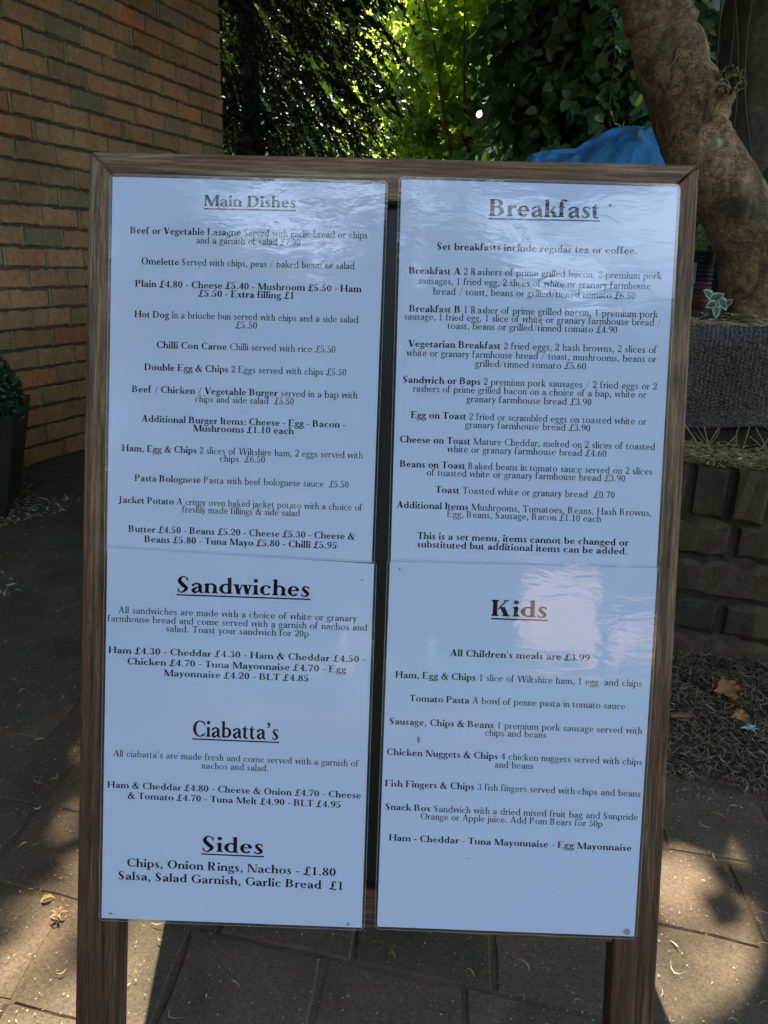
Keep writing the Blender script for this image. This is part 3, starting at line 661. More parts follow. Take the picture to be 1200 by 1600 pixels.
    P = g('T', .62+q); x = .31+q/2-T/2; stem(P, x, 0, C); foot(P, x, 0); W_ = .60+q; rect(P, .02, C-t, W_, C); poly(P, (.02, C), (.02, C-.17), (.036, C-.17), (.09, C-t), (.09, C)); poly(P, (W_, C), (W_, C-.17), (W_-.016, C-.17), (W_-.07, C-t), (W_-.07, C))
    def bar(P, x, xr, y, up, h=.15): rect(P, x, y if up > 0 else y-t, xr, y+t if up > 0 else y); poly(P, (xr, y), (xr+.01, y+up*h), (xr-.007, y+up*h), (xr-.065, y+up*t), (xr-.065, y))
    P = g('L', .56+q+T*.3); cs(P, E); bar(P, E, .54+q+T*.3, 0, 1, .18)
    P = g('E', .60+q+T*.3); cs(P, E); bar(P, E, .56+q+T*.3, 0, 1, .17); bar(P, E, .53+q+T*.3, C, -1); rect(P, E, C/2, E+T+.19, C/2+t); rect(P, E+T+.19, C/2-.075, E+T+.208, C/2+.1)
    P = g('F', .56+q+T*.3); cs(P, E); bar(P, E, .53+q+T*.3, C, -1); rect(P, E, C/2-.01, E+T+.18, C/2-.01+t); rect(P, E+T+.18, C/2-.085, E+T+.198, C/2+.09)
    def bowlr(P, x, y0, y1, w): arc(P, x, (y0+y1)/2, w, (y1-y0)/2, -90, 90, T, t, 14)
    bx0 = E+T+.07
    P = g('P', .565+q+T*.4); cs(P, E); rect(P, E, C-t, bx0, C); rect(P, E, .31, bx0, .31+t); bowlr(P, bx0, .31, C, .165+T*.75+q)
    P = g('B', .61+q+T*.4); cs(P, E); rect(P, E, C-t, bx0, C); rect(P, E, .355, bx0+.03, .355+t); rect(P, E, 0, bx0, t); bowlr(P, bx0, .355, C, .145+T*.72+q); bowlr(P, bx0+.02, 0, .355+t, .165+T*.75+q)
    P = g('R', .63+q+T*.4); cs(P, E); rect(P, E, C-t, bx0, C); rect(P, E, .335, bx0, .335+t); bowlr(P, bx0, .335, C, .15+T*.75+q); curve(P, [(bx0, .35, T*.8), (bx0+.09, .24, T), (bx0+.14, .08, T), (bx0+.20+T*.3, .012, t*1.5), (bx0+.25+T*.3, .03, t)])
    P = g('D', .70+q+T*.3); cs(P, E); rect(P, E, C-t, bx0+.04, C); rect(P, E, 0, bx0+.04, t); bowlr(P, bx0+.04, 0, C, .265+T*.6+q)
    def O(P, x, w, a0=0, a1=360, n=32): arc(P, x+w/2, C/2, w/2, C/2+.012, a0, a1, T*1.05, t, n)
    Ow = .66+q+T*.3
    P = g('O', Ow+.07); O(P, .035, Ow)
    P = g('C', Ow-.02); O(P, .035, Ow, 48, 315, 26); rect(P, Ow-.085, C-.21, Ow-.068, C+.012); rect(P, Ow-.08, .0, Ow-.066, .15); curve(P, [(.035+Ow*.82, C-.075, t*1.3), (Ow-.075, C-.19, t)]); curve(P, [(.035+Ow*.84, .09, t), (Ow-.072, .16, t)])
    P = g('G', Ow+.06); O(P, .035, Ow, 48, 300, 26); rect(P, Ow-.085, C-.21, Ow-.068, C+.012); curve(P, [(.035+Ow*.82, C-.075, t*1.3), (Ow-.075, C-.19, t)]); x = Ow-.08-T*.4; stem(P, x, .035, .30); foot(P, x, .33, up=-1); curve(P, [(Ow*.6, .004, t*1.2), (x+.01, .06, t*1.6)])
    w = .43+q
    P = g('S', w+.10)
    curve(P, [(w-.01, C-.15, t), (w-.09, C-.02, t), (w*.5, C-.002, t*1.4), (.035+T*.5, C-.17, T*.95), (w*.52, C/2+.0, T*1.12), (w+.02-T*.5, .18, T*.95), (w*.53, .004, t*1.4), (.12, .03, t), (.055, .16, t)])
    rect(P, w-.015, C-.22, w+.003, C+.014); rect(P, .042, -.014, .06, .23)
    aw = .66+q+T*.25
    P = g('A', aw); diag(P, aw-.05-T*1.15-.02, 0, aw*.5-T*.55, C+.012, T*1.15); diag(P, .055, 0, aw*.5-T*.25, C, t*1.3); rect(P, .15, .215, aw-.2, .215+t); rect(P, 0, 0, .15, t); rect(P, aw-.09-T*1.15-.03, 0, aw, t)
    P = g('V', aw-.03); u = aw-.03; diag(P, u*.5-T*.5, -.01, .05, C, T*1.15); diag(P, u*.5-T*.1, -.01, u-.055-t, C, t*1.3); rect(P, -.005, C-t, .09+T*1.15, C); rect(P, u-.16, C-t, u+.005, C)
    P = g('W', aw*1.42); u = aw*.80
    for x in (0, u*.80): diag(P, x+u*.5-T*.5, -.01, x+.05, C, T*1.12); diag(P, x+u*.5-T*.1, -.01, x+u-.055-t, C, t*1.3); rect(P, x-.005, C-t, x+.08+T*1.1, C)
    rect(P, u*1.8-.15, C-t, u*1.8+.01, C)
    P = g('M', .86+q+T*.3); W_ = .86+q+T*.3; rect(P, E+.02, 0, E+.02+t*1.2, C); foot(P, E+.02, 0, t*1.2); x = W_-E-T; stem(P, x, 0, C); foot(P, x, 0); rect(P, x, C-t, x+T+S, C); rect(P, 0, C-t, E+T, C); diag(P, W_*.46-T*.3, 0, E+.0, C, T*1.12); diag(P, W_*.46-T*.1, 0, x, C, t*1.3)
    P = g('N', .72+q+T*.2); W_ = .72+q+T*.2; rect(P, E+.02, 0, E+.02+t*1.2, C); foot(P, E+.02, 0, t*1.2); x = W_-E-t*1.2-.01; rect(P, x, 0, x+t*1.2, C); foot(P, x, C, t*1.2, up=-1); rect(P, 0, C-t, E+.06, C); diag(P, x-T*.95, -.01, E-.0, C, T*1.1)
    P = g('K', .68+q+T*.3); cs(P, E); diag(P, E+T-.01, .28, E+T+.29, C, t*1.3); rect(P, E+T+.21, C-t, E+T+.39, C); diag(P, E+T+.235, 0, E+T+.085, .40, T*1.15); rect(P, E+T+.17, 0, E+T+.28+T*1.1, t)
    P = g('J', .33+q+T*.8); x = .12; stem(P, x, .02, C); foot(P, x, C, up=-1); curve(P, [(x+T*.5, .10, T), (x+T*.42, -.04, T*.85), (x-.03, -.13, t*1.4), (x-.09, -.10, t)]); ball(P, x-.075, -.085, .035+T*.15)
    P = g('U', .66); cs(P, E); G['U'] = G['H']
    # ---- figures and points
    T = T0
    fw = .47+q+(.045 if bold else 0)
    P = g('0', fw); arc(P, fw/2, C/2-.01, fw/2-.03, C/2, 0, 360, T*1.05, t, 26)
    P = g('1', fw); x = fw/2-T/2; stem(P, x, 0, C-.03); foot(P, x, 0, None, S*1.4, S*1.4); poly(P, (x-.09, C-.10), (x-.09, C-.12), (x, C-.11), (x+T, C-.0), (x+T*.6, C))
    P = g('2', fw); curve(P, [(.055, C-.17, t), (.09, C-.06, t*1.3), (fw*.5, C-.02, t*1.5), (fw-.045-T*.4, C-.17, T), (fw*.72, C-.33, T*.8), (fw*.4, C-.49, t*2), (.05, .06, t*1.2)]); ball(P, .075, C-.17, .035+T*.15); poly(P, (.035, 0), (fw-.05, 0), (fw-.025, .17), (fw-.043, .17), (fw-.09, .075+T*.25), (.06, .075))
    P = g('3', fw); arc(P, fw*.47, C-.175, fw*.33+.02, .165, -80, 140, T*.95, t, 14); arc(P, fw*.47, .185, fw*.40+.02, .195, -145, 88, T*1.05, t, 18); ball(P, .075, C-.13, .03+T*.15); ball(P, .065, .12, .03+T*.2)
    P = g('4', fw); x = fw*.56; stem(P, x, 0, C-.02); foot(P, x, 0); rect(P, .02, .185, fw-.02, .185+t*1.2); diag(P, .02, .185, x+T-t*1.2, C, t*1.25)
    P = g('5', fw); rect(P, .095, C-.07, fw-.07, C-.01); poly(P, (fw-.05, C+.01), (fw-.07, C-.07), (fw-.13, C-.07)); rect(P, .085, .35, .085+t, C-.02); arc(P, fw*.44, .21, fw*.44, .225, -150, 125, T*1.05, t, 20); ball(P, .065, .12, .03+T*.2)
    P = g('6', fw); arc(P, fw/2, .205, fw/2-.03, .215, 0, 360, T, t, 24); curve(P, [(.03+T*.5, .2, T), (.04+T*.5, .40, T*.95), (fw*.45, C-.10, T*.5), (fw-.08, C-.005, t)])
    P = g('7', fw); poly(P, (.045, C), (.03, C-.17), (.047, C-.17), (.09, C-.09), (fw-.03, C-.09), (fw-.02, C)); curve(P, [(fw-.04, C-.06, t), (fw*.62, C*.5, t*2), (fw*.46, .14, T*.9), (fw*.46, 0, T*1.1)])
    P = g('8', fw); arc(P, fw/2, C-.17, fw/2-.065, .165, 0, 360, T*.9, t, 20); arc(P, fw/2, .18, fw/2-.035, .19, 0, 360, T, t, 22); curve(P, [(.10, C-.22, T*.6), (fw/2, .37, T*.8), (fw-.09, .24, T*.6)])
    P = g('9', fw); arc(P, fw/2, C-.225, fw/2-.03, .215, 0, 360, T, t, 24); curve(P, [(fw-.03-T*.5, C-.22, T), (fw-.04-T*.5, C-.40, T*.95), (fw*.55, .08, T*.5), (.08, -.005, t)])
    P = g('.', .20+T*.5); ball(P, .10+T*.25, .045+T*.1, .038+T*.24)
    P = g(',', .20+T*.5); ball(P, .10+T*.25, .045+T*.1, .038+T*.24); curve(P, [(.13+T*.35, .03, T*.4), (.12+T*.3, -.06, t*1.4), (.06, -.13, t*.7)])
    P = g('\u2019', .20+T*.5); ball(P, .09+T*.25, C-.02, .038+T*.24); curve(P, [(.12+T*.35, C-.04, T*.4), (.11+T*.3, C-.12, t*1.4), (.05, C-.20, t*.7)])
    P = g("'", .15+T*.5); poly(P, (.05, C+.01), (.06+T*.7, C+.01), (.055+T*.45, C-.2), (.055+T*.2, C-.2))
    P = g(':', .20+T*.5); ball(P, .10+T*.25, .045, .038+T*.24); ball(P, .10+T*.25, X-.07, .038+T*.24)
    P = g('-', .30); rect(P, .035, .20, .265, .20+(.075 if bold else .045))
    P = g('/', .42); diag(P, .03, -.09, .34, C+.03, .05 if bold else .03)
    P = g(' ', .27)
    P = g('&', .74+q); curve(P, [(.70, .02, t), (.60, .02, T*.9), (.40, .25, T*1.1), (.235, .50, T*.95), (.26, .655, t*1.4), (.36, .69, t*1.2), (.42, .60, T*.5), (.36, .47, t*1.4), (.16, .34, t*2), (.075, .17, T), (.20, .012, t*2), (.40, .05, t*1.3), (.56, .22, t), (.62, .40, t*1.2)]); rect(P, .53, .40, .71, .40+t)
    P = g('\u00a3', .55+q); curve(P, [(.47, .56, t), (.41, .68, t*1.2), (.31, .68, t*1.6), (.235, .54, T*.95), (.25, .34, T), (.22, .12, T*.6), (.10, .0, t*1.2), (.03, .035, t*2), (.07, .10, t*1.2), (.19, .045, t*2), (.33, -.01, T*.7), (.44, .0, T*.5), (.50, .10, t)]); ball(P, .455, .56, .03+T*.2); rect(P, .10, .32, .38, .32+t)
    return G
def set_line(faces, runs):
    """polygons of one line in em units, starting at x = 0; returns (polys, width)"""
    out, x = [], 0
    for bold, s in runs:
        G = faces[bold]
        for ch in s:
            P, adv = G[ch]
            for pl in P: out.append([(px+x, py) for px, py in pl])
            x += adv+(.004 if bold else .006)
    return out, x

FACES = {False: make_face(False), True: make_face(True)}
CAPB = 5.35
TABLE = [
    ('UL', '*Main Dishes', -112.4, -40.9, 73.6, 8.6),
    ('UL', '*Beef or Vegetable Lasagne* Served with garlic bread or chips', -113.2, -63.6, 189.3, 0),
    ('UL', 'and a garnish of salad £7.00', -113.2, -70.2, 83.2, 0),
    ('UL', '*Omelette* Served with chips, peas / baked beans or salad', -113.2, -87.6, 170.4, 0),
    ('UL', '*Plain £4.80 - Cheese £5.40 - Mushroom £5.50 - Ham', -112.5, -105.3, 181.1, 0),
    ('UL', '*£5.50 - Extra filling £1', -113.4, -111.8, 77.0, 0),
    ('UL', '*Hot Dog* In a brioche bun served with chips and a side salad', -113.3, -129.4, 179.5, 0),
    ('UL', '£5.50', -112.9, -136.0, 17.7, 0),
    ('UL', '*Chilli Con Carne* Chilli served with rice £5.50', -112.9, -153.3, 143.9, 0),
    ('UL', '*Double Egg & Chips* 2 Eggs served with chips £5.50', -113.0, -171.1, 162.5, 0),
    ('UL', '*Beef / Chicken / Vegetable Burger* served in a bap with', -113.3, -188.9, 181.5, 0),
    ('UL', 'chips and side salad  £5.50', -113.0, -195.3, 79.9, 0),
    ('UL', '*Additional Burger Items: Cheese - Egg - Bacon -', -113.5, -212.4, 164.6, 0),
    ('UL', '*Mushrooms £1.10 each', -113.1, -218.7, 81.5, 0),
    ('UL', '*Ham, Egg & Chips* 2 slices of Wiltshire ham, 2 eggs served with', -113.9, -236.4, 194.9, 0),
    ('UL', 'chips  £6.50', -113.3, -242.3, 36.9, 0),
    ('UL', '*Pasta Bolognese* Pasta with beef bolognese sauce  £5.50', -113.8, -260.1, 173.4, 0),
    ('UL', '*Jacket Potato* A crispy oven baked jacket potato with a choice of', -114.4, -278.1, 197.6, 0),
    ('UL', 'freshly made fillings & side salad', -113.4, -284.2, 95.8, 0),
    ('UL', '*Butter £4.50 - Beans £5.20 - Cheese £5.30 - Cheese &', -112.8, -301.4, 184.0, 0),
    ('UL', '*Beans £5.80 - Tuna Mayo £5.80 - Chilli £5.95', -113.3, -309.3, 156.7, 0),
    ('LL', '*Sandwiches', -109.4, -348.6, 108.9, 12.6),
    ('LL', 'All sandwiches are made with a choice of white or granary', -114.1, -367.5, 194.3, 0),
    ('LL', 'farmhouse bread and come served with a garnish of nachos and', -114.0, -374.6, 211.7, 0),
    ('LL', 'salad. Toast your sandwich for 20p', -113.5, -381.3, 116.9, 0),
    ('LL', '*Ham £4.30 - Cheddar £4.30 - Ham & Cheddar £4.50 -', -113.7, -400.5, 210.1, 0),
    ('LL', '*Chicken £4.70 - Tuna Mayonnaise £4.70 - Egg', -113.6, -409.3, 179.2, 0),
    ('LL', '*Mayonnaise £4.20 - BLT £4.85', -113.4, -417.8, 118.8, 0),
    ('LL', '*Ciabatta’s', -112.6, -466.6, 71.4, 13.1),
    ('LL', 'All ciabatta’s are made fresh and come served with a garnish of', -112.3, -486.0, 202.0, 0),
    ('LL', 'nachos and salad.', -112.4, -493.1, 55.5, 0),
    ('LL', '*Ham & Cheddar £4.80 - Cheese & Onion £4.70 - Cheese', -113.1, -512.3, 209.2, 0),
    ('LL', '*& Tomato £4.70 - Tuna Melt £4.90 - BLT £4.95', -112.7, -520.8, 176.0, 0),
    ('LL', '*Sides', -112.6, -562.3, 51.8, 12.7),
    ('LL', '*Chips, Onion Rings, Nachos - £1.80', -113.7, -578.0, 173.4, 6.9),
    ('LL', '*Salsa, Salad Garnish, Garlic Bread  £1', -113.8, -589.2, 187.4, 6.9),
    ('UR', '*Breakfast', 118.7, -43.3, 86.5, 13.0),
    ('UR', '*Set breakfasts include regular tea or coffee.', 113.9, -70.2, 156.0, 0),
    ('UR', '*Breakfast A* 2 Rashers of prime grilled bacon, 2 premium pork', 113.2, -89.2, 197.2, 0),
    ('UR', 'sausages, 1 fried egg, 2 slices of white or granary farmhouse', 113.0, -97.1, 181.4, 0),
    ('UR', 'bread / toast, beans or grilled/tinned tomato £6.50', 113.3, -105.0, 158.1, 0),
    ('UR', '*Breakfast B* 1 Rasher of prime grilled bacon, 1 premium pork', 113.2, -118.8, 194.6, 0),
    ('UR', 'sausage, 1 fried egg, 1 slice of white or granary farmhouse bread /', 112.8, -125.0, 201.0, 0),
    ('UR', 'toast, beans or grilled/tinned tomato £4.90', 113.1, -131.5, 132.9, 0),
    ('UR', '*Vegetarian Breakfast* 2 fried eggs, 2 hash browns, 2 slices of', 113.6, -146.2, 194.8, 0),
    ('UR', 'white or granary farmhouse bread / toast, mushrooms, beans or', 113.0, -153.4, 195.9, 0),
    ('UR', 'grilled/tinned tomato £5.60', 113.1, -160.4, 87.2, 0),
    ('UR', '*Sandwich or Baps* 2 premium pork sausages / 2 fried eggs or 2', 112.8, -174.6, 199.7, 0),
    ('UR', 'rashers of prime grilled bacon on a choice of a bap, white or', 112.9, -181.3, 183.3, 0),
    ('UR', 'granary farmhouse bread £3.90', 113.0, -188.4, 98.4, 0),
    ('UR', '*Egg on Toast* 2 fried or scrambled eggs on toasted white or', 113.0, -202.2, 185.3, 0),
    ('UR', 'granary farmhouse bread £3.90', 112.9, -208.7, 98.6, 0),
    ('UR', '*Cheese on Toast* Mature Cheddar, melted on 2 slices of toasted', 112.9, -221.8, 201.3, 0),
    ('UR', 'white or granary farmhouse bread £4.60', 113.0, -228.3, 125.7, 0),
    ('UR', '*Beans on Toast* Baked beans in tomato sauce served on 2 slices', 112.7, -241.3, 199.5, 0),
    ('UR', 'of toasted white or granary farmhouse bread £3.90', 113.0, -247.5, 156.9, 0),
    ('UR', '*Toast* Toasted white or granary bread  £0.70', 113.0, -260.9, 141.9, 0),
    ('UR', '*Additional Items* Mushrooms, Tomatoes, Beans, Hash Browns,', 112.6, -274.0, 202.0, 0),
    ('UR', 'Egg, Beans, Sausage, Bacon £1.10 each', 113.1, -280.0, 122.1, 0),
    ('UR', '*This is a set menu, items cannot be changed or', 112.8, -298.2, 167.7, 0),
    ('UR', '*substituted but additional items can be added.', 112.6, -305.0, 167.2, 0),
    ('LR', '*Kids', 112.8, -357.7, 45.2, 13.0),
    ('LR', "*All Children's meals are £3.99", 114.5, -391.3, 111.7, 0),
    ('LR', '*Ham, Egg & Chips* 1 slice of Wiltshire ham, 1 egg  and chips', 114.0, -410.5, 196.8, 0),
    ('LR', '*Tomato Pasta* A bowl of penne pasta in tomato sauce', 113.9, -429.3, 172.4, 0),
    ('LR', '*Sausage, Chips & Beans* 1 premium pork sausage served with', 113.3, -448.7, 202.5, 0),
    ('LR', 'chips and beans', 113.9, -455.0, 49.3, 0),
    ('LR', '*Chicken Nuggets & Chips* 4 chicken nuggets served with chips', 113.3, -474.0, 205.1, 0),
    ('LR', 'and beans', 113.8, -480.8, 31.4, 0),
    ('LR', '*Fish Fingers & Chips* 3 fish fingers served with chips and beans', 113.1, -499.9, 205.7, 0),
    ('LR', '*Snack Box* Sandwich with a dried mixed fruit bag and Sunpride', 113.0, -519.3, 203.5, 0),
    ('LR', 'Orange or Apple juice. Add Pom Bears for 50p', 113.4, -525.9, 146.8, 0),
    ('LR', '*Ham - Cheddar - Tuna Mayonnaise - Egg Mayonnaise', 113.0, -544.8, 195.9, 0),
]
SHEETS = {
 # key: quad (x,z from the top edge, mm) TL TR BR BL, angle, y of the paper, label, underlined heading width
 'UL': (((-225.0, -17.7), (-3.9, -18.6), (-4.4, -321.5), (-224.6, -320.2)), .19, .0010, 'laminated menu sheet headed Main Dishes, upper left of the four on the board'),
 'LL': (((-223.4, -312.6), (-2.4, -317.6), (-2.2, -621.9), (-223.0, -625.8)), .30, .0028, 'laminated menu sheet listing Sandwiches, Ciabattas and Sides, lower left on the board'),
 'UR': (((4.0, -14.7), (222.6, -15.9), (221.8, -318.5), (6.2, -321.5)), .20, .0010, 'laminated menu sheet headed Breakfast, upper right of the four on the board'),
 'LR': (((5.6, -315.3), (221.9, -312.2), (218.8, -617.0), (5.7, -620.4)), .39, .0028, 'laminated Kids menu sheet at the lower right of the board with a blank lower part')}
def qp(q, a, b):                       # bilinear point in a quad, a right, b down
    tl, tr, br, bl = [Vector(p) for p in q]
    return (tl*(1-a)+tr*a)*(1-b)+(bl*(1-a)+br*a)*b
sheet_obj = {}
for key, (q, ang_, yd, lab) in SHEETS.items():
    c_ = qp(q, .5, .5); org_ = Vector((c_.x/1000, -yd, HV+c_.y/1000))
    root = tag(empty('menu_sheet', mat=BM @ Matrix.Translation(org_)), lab, 'menu sheet', 'laminated menu sheets on the board'); sheet_obj[key] = (root, c_)
    def loc(p, y=0): return ((p.x-c_.x)/1000, -y, (p.y-c_.y)/1000)
    # outline of the film with rounded corners
    W_ = (Vector(q[1])-Vector(q[0])).length; H_ = (Vector(q[3])-Vector(q[0])).length
    def outline(m_, r, y, n=5):
        pts = []
        for (cx, cy, a0) in ((m_+r, m_+r, 180), (W_-m_-r, m_+r, 270), (W_-m_-r, H_-m_-r, 0), (m_+r, H_-m_-r, 90)):
            for k in range(n+1):
                a = R(a0+90*k/n); pts.append(qp(q, (cx+r*math.cos(a))/W_, (cy+r*math.sin(a))/H_))
        return [loc(p, y) for p in pts]
    mg = 2.3
    pp = outline(mg, .3, 0, 1)
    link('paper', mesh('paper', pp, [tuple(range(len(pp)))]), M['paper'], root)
    # clear margin of the pouch round the paper
    o1 = outline(0.0, 4.5, .0002, 6); o2 = outline(mg, .3, .0002, 1); 
    n1 = len(o1); n2 = len(o2); V_ = o1+o2; F_ = []
    for c4 in range(4):
        a0 = c4*7; b0 = n1+c4*2
        for k in range(6): F_.append((a0+k, a0+k+1, b0+(0 if k < 3 else 1)))
        F_.append((a0+3, b0+1, b0))
        F_.append((a0+6, (a0+7) % n1, n1+((c4+1)*2) % n2, b0+1))
    link('laminate_margin', mesh('film', V_, F_), M['film'], root)
    o1 = outline(0.0, 4.5, .00035, 5); o2 = outline(.55, 4.0, .00035, 5); n_ = len(o1)
    V_ = o1+o2; F_ = [(i, (i+1) % n_, (i+1) % n_+n_, i+n_) for i in range(n_)]
    link('film_edge', mesh('edge', V_, F_), M['film_edge'], root)
def runs_of(s):
    out = []; b = False
    for part in s.split('*'):
        if part: out.append((b, part))
        b = not b
    return out
ratios = []
for key, txt, cx, cz, wd_, cap in TABLE:
    root, c_ = sheet_obj[key]; ang_ = R(SHEETS[key][1])
    P_, tw = set_line(FACES, runs_of(txt))
    em = (cap or CAPB)/.70/1000; sx = wd_/1000/tw; ratios.append(sx/em)
    V_ = []; F_ = []
    ca, sa = math.cos(ang_), math.sin(ang_)
    def put(x, z): return (x*ca-z*sa, -.00012, x*sa+z*ca)
    for pl in P_:
        b0 = len(V_); V_ += [put((x-tw/2)*sx, z*em) for x, z in pl]; F_.append(tuple(range(b0, b0+len(pl))))
    head = cap > 6 and cap > 7.5
    if head:
        b0 = len(V_); th = .0011; zz = -.0028
        V_ += [put(-tw*sx/2, zz), put(tw*sx/2, zz), put(tw*sx/2, zz+th), put(-tw*sx/2, zz+th)]; F_.append((b0, b0+1, b0+2, b0+3))
    o = link('heading' if head else 'printed_line', mesh('text', V_, F_), M['ink'], root, ((cx-c_.x)/1000, 0, (cz-c_.y)/1000))
print('ratios', [round(r_, 2) for r_ in ratios])
# water stains and specks caught in the laminate
def stain(key, x, z, rx, rz):
    root, c_ = sheet_obj[key]; n_ = 14
    V_ = [((x-c_.x)/1000+rx/1000*math.cos(2*math.pi*i/n_)*random.uniform(.75, 1.15), -.0004, (z-c_.y)/1000+rz/1000*math.sin(2*math.pi*i/n_)*random.uniform(.75, 1.15)) for i in range(n_)]
    link('stain', mesh('stain', V_, [tuple(range(n_))]), M['spot'], root)
for a in (('LR', 210.5, -611, 2.6, 2.6), ('LR', 36, -461, 1.3, 3.0), ('LL', -213, -619, 1.8, 1.2), ('LL', -16, -617, 1.5, 1.6), ('LL', -14, -333, .8, .8), ('LR', 16, -323, .9, 1), ('LR', 79, -557, 1.6, .5), ('LR', 150, -581, .6, .5), ('UR', 169, -33, .9, .9)): stain(*a)

# ================================================================== TREES
def flow(P, sc_=1.0): return Vector((noise.noise(P*sc_), noise.noise(P*sc_+Vector((7, 3, 1))), noise.noise(P*sc_+Vector((1, 9, 4)))))
def branch(name, pts, r0, r1, m, parent, seg=8, k=6, pw=1.0):
    P = spline(pts, k); n = len(P); rr = [r0+(r1-r0)*(i/(n-1))**pw for i in range(n)]
    v, f = tube(P, rr, seg); return v, f

# ---- the leaning tree on the raised bed
lt = tag(empty('leaning_tree', (1.03, 2.2, .5)), 'thick brown trunk leaning left with a broken knot hole on the bed beside the board', 'tree')
path = [(1.10, 2.22, .36, .165), (1.045, 2.20, .52, .135), (1.005, 2.20, .66, .112), (.955, 2.20, .78, .097), (.875, 2.2, .89, .088), (.800, 2.2, .975, .087), (.752, 2.2, 1.05, .083), (.712, 2.2, 1.14, .083), (.683, 2.2, 1.20, .087), (.648, 2.2, 1.27, .080), (.617, 2.2, 1.335, .078), (.565, 2.21, 1.45, .083), (.47, 2.24, 1.66, .080), (.36, 2.3, 1.95, .076), (.28, 2.36, 2.3, .070)]
PS = spline(path, 24)
burl = Vector((.800, 2.135, 1.115)); pit = Vector((.792, 2.112, 1.137))
def tfn(t_, a, p):
    k = 1+.055*noise.noise(p*5)+.032*noise.noise(p*14)+.022*noise.noise(Vector((p.x*40, p.y*40, p.z*70)))+.012*noise.noise(p*110)-.03*max(0, .25-abs(noise.noise(p*11)))*2
    d = (p-burl).length; k += .42*math.exp(-(d/.055)**2)
    k += .16*math.exp(-(d/.085)**2)*noise.noise(p*34)*2.0
    d2 = (p-pit).length; k -= .62*math.exp(-(d2/.021)**2)
    # dark crack running down from the burl, fold of a ring scar near the top
    cx = .815+.01*math.sin(p.z*60); k -= .12*math.exp(-((p.x-cx)/.008)**2)*(1 if 1.00 < p.z < 1.08 and p.y < 2.2 else 0)
    sz = p.z-(1.262+.22*(p.x-.60)**1) ; k += .07*math.exp(-((sz-.010)/.009)**2)-.07*math.exp(-((sz+.008)/.007)**2)
    if p.z < .6: k += .22*(.6-p.z)/.2*max(0, math.sin(a*2.5+.6))
    return k
v, f = tube([p[:3] for p in PS], [p[3] for p in PS], 150, fn=tfn)
v = [(x-1.03, y-2.2, z-.5) for x, y, z in v]
trunk = link('trunk', mesh('trunk', v, f, True), M['bark'], lt)
def rel(v): return [(x-1.03, y-2.2, z-.5) for x, y, z in v]
# broken stub edges round the knot hole, straw caught in it
parts = []
for i in range(16):
    a = 2*math.pi*i/16+random.uniform(-.2, .2); q = pit+Vector((math.cos(a)*random.uniform(.018, .030), -.012-random.uniform(0, .012), math.sin(a)*random.uniform(.018, .032)))
    e_ = q+Vector((math.cos(a)*.006+random.uniform(-.006, .006), -.006, random.uniform(-.02, .016)))
    parts.append(tube([q+Vector((0, .015, 0)), q, e_], [.006, .0045, .001], 5))
v, f = join(parts); link('knot_rim', mesh('rim', rel(v), f), M['bark'], lt)
parts = []
for i in range(14):
    q = pit+Vector((random.uniform(-.03, .03), -.016-random.uniform(0, .01), random.uniform(-.035, .02))); d_ = Vector((random.uniform(-1, 1), -.3, random.uniform(-1.4, .6))).normalized()*random.uniform(.012, .03)
    parts.append(tube([q, q+d_*.5+Vector((0, 0, .003)), q+d_], [.0006, .0006, .0003], 4))
q = Vector((.665, 2.100, 1.205))
for a, b_ in (((0, 0, 0), (-.018, 0, -.045)), ((0, 0, 0), (.010, 0, -.012)), ((.006, 0, -.004), (-.006, 0, -.024)), ((-.003, 0, -.006), (.006, 0, -.03))):
    parts.append(tube([q+Vector(a), q+(Vector(a)+Vector(b_))*.5+Vector((.004, -.003, 0)), q+Vector(b_)], [.0008, .0008, .0004], 4))
v, f = join(parts); tag(link('caught_straw', mesh('cs', rel(v), f), M['straw'], lt), kind='stuff')
def on_trunk(px, pz):
    dg = bpy.context.evaluated_depsgraph_get()
    hit, l, nrm, *_ = trunk.ray_cast(Vector((px-1.03, -1.4, pz-.5)), Vector((0, 1, 0)))
    return l if hit else None
l = on_trunk(.798, 1.005)
if l:
    V_ = [(l.x+.006*math.cos(2*math.pi*i/12)*(1+.2*math.sin(i*2.1)), l.y-.0025, l.z+.009*math.sin(2*math.pi*i/12)) for i in range(12)]
    link('lichen_patch', mesh('lichen', V_, [tuple(range(12))]), M['lichen'], lt)
# limbs
limbs = [([(.36, 2.3, 1.95), (.15, 2.5, 2.5), (-.25, 2.9, 3.1), (-.7, 3.2, 3.7)], .055, .015), ([(.28, 2.36, 2.3), (.3, 2.7, 2.9), (.5, 3.2, 3.6), (.7, 3.6, 4.4)], .055, .015),
         ([(.30, 2.33, 2.15), (.6, 2.5, 2.7), (1.1, 2.8, 3.2), (1.7, 3.0, 3.6)], .045, .012), ([(.28, 2.36, 2.3), (.1, 2.6, 3.0), (.0, 3.1, 3.9), (-.1, 3.6, 4.8)], .05, .012)]
for pts, r0, r1 in limbs:
    v, f = branch('limb', pts, r0, r1, None, None); link('limb', mesh('limb', rel(v), f, True), M['bark'], lt)

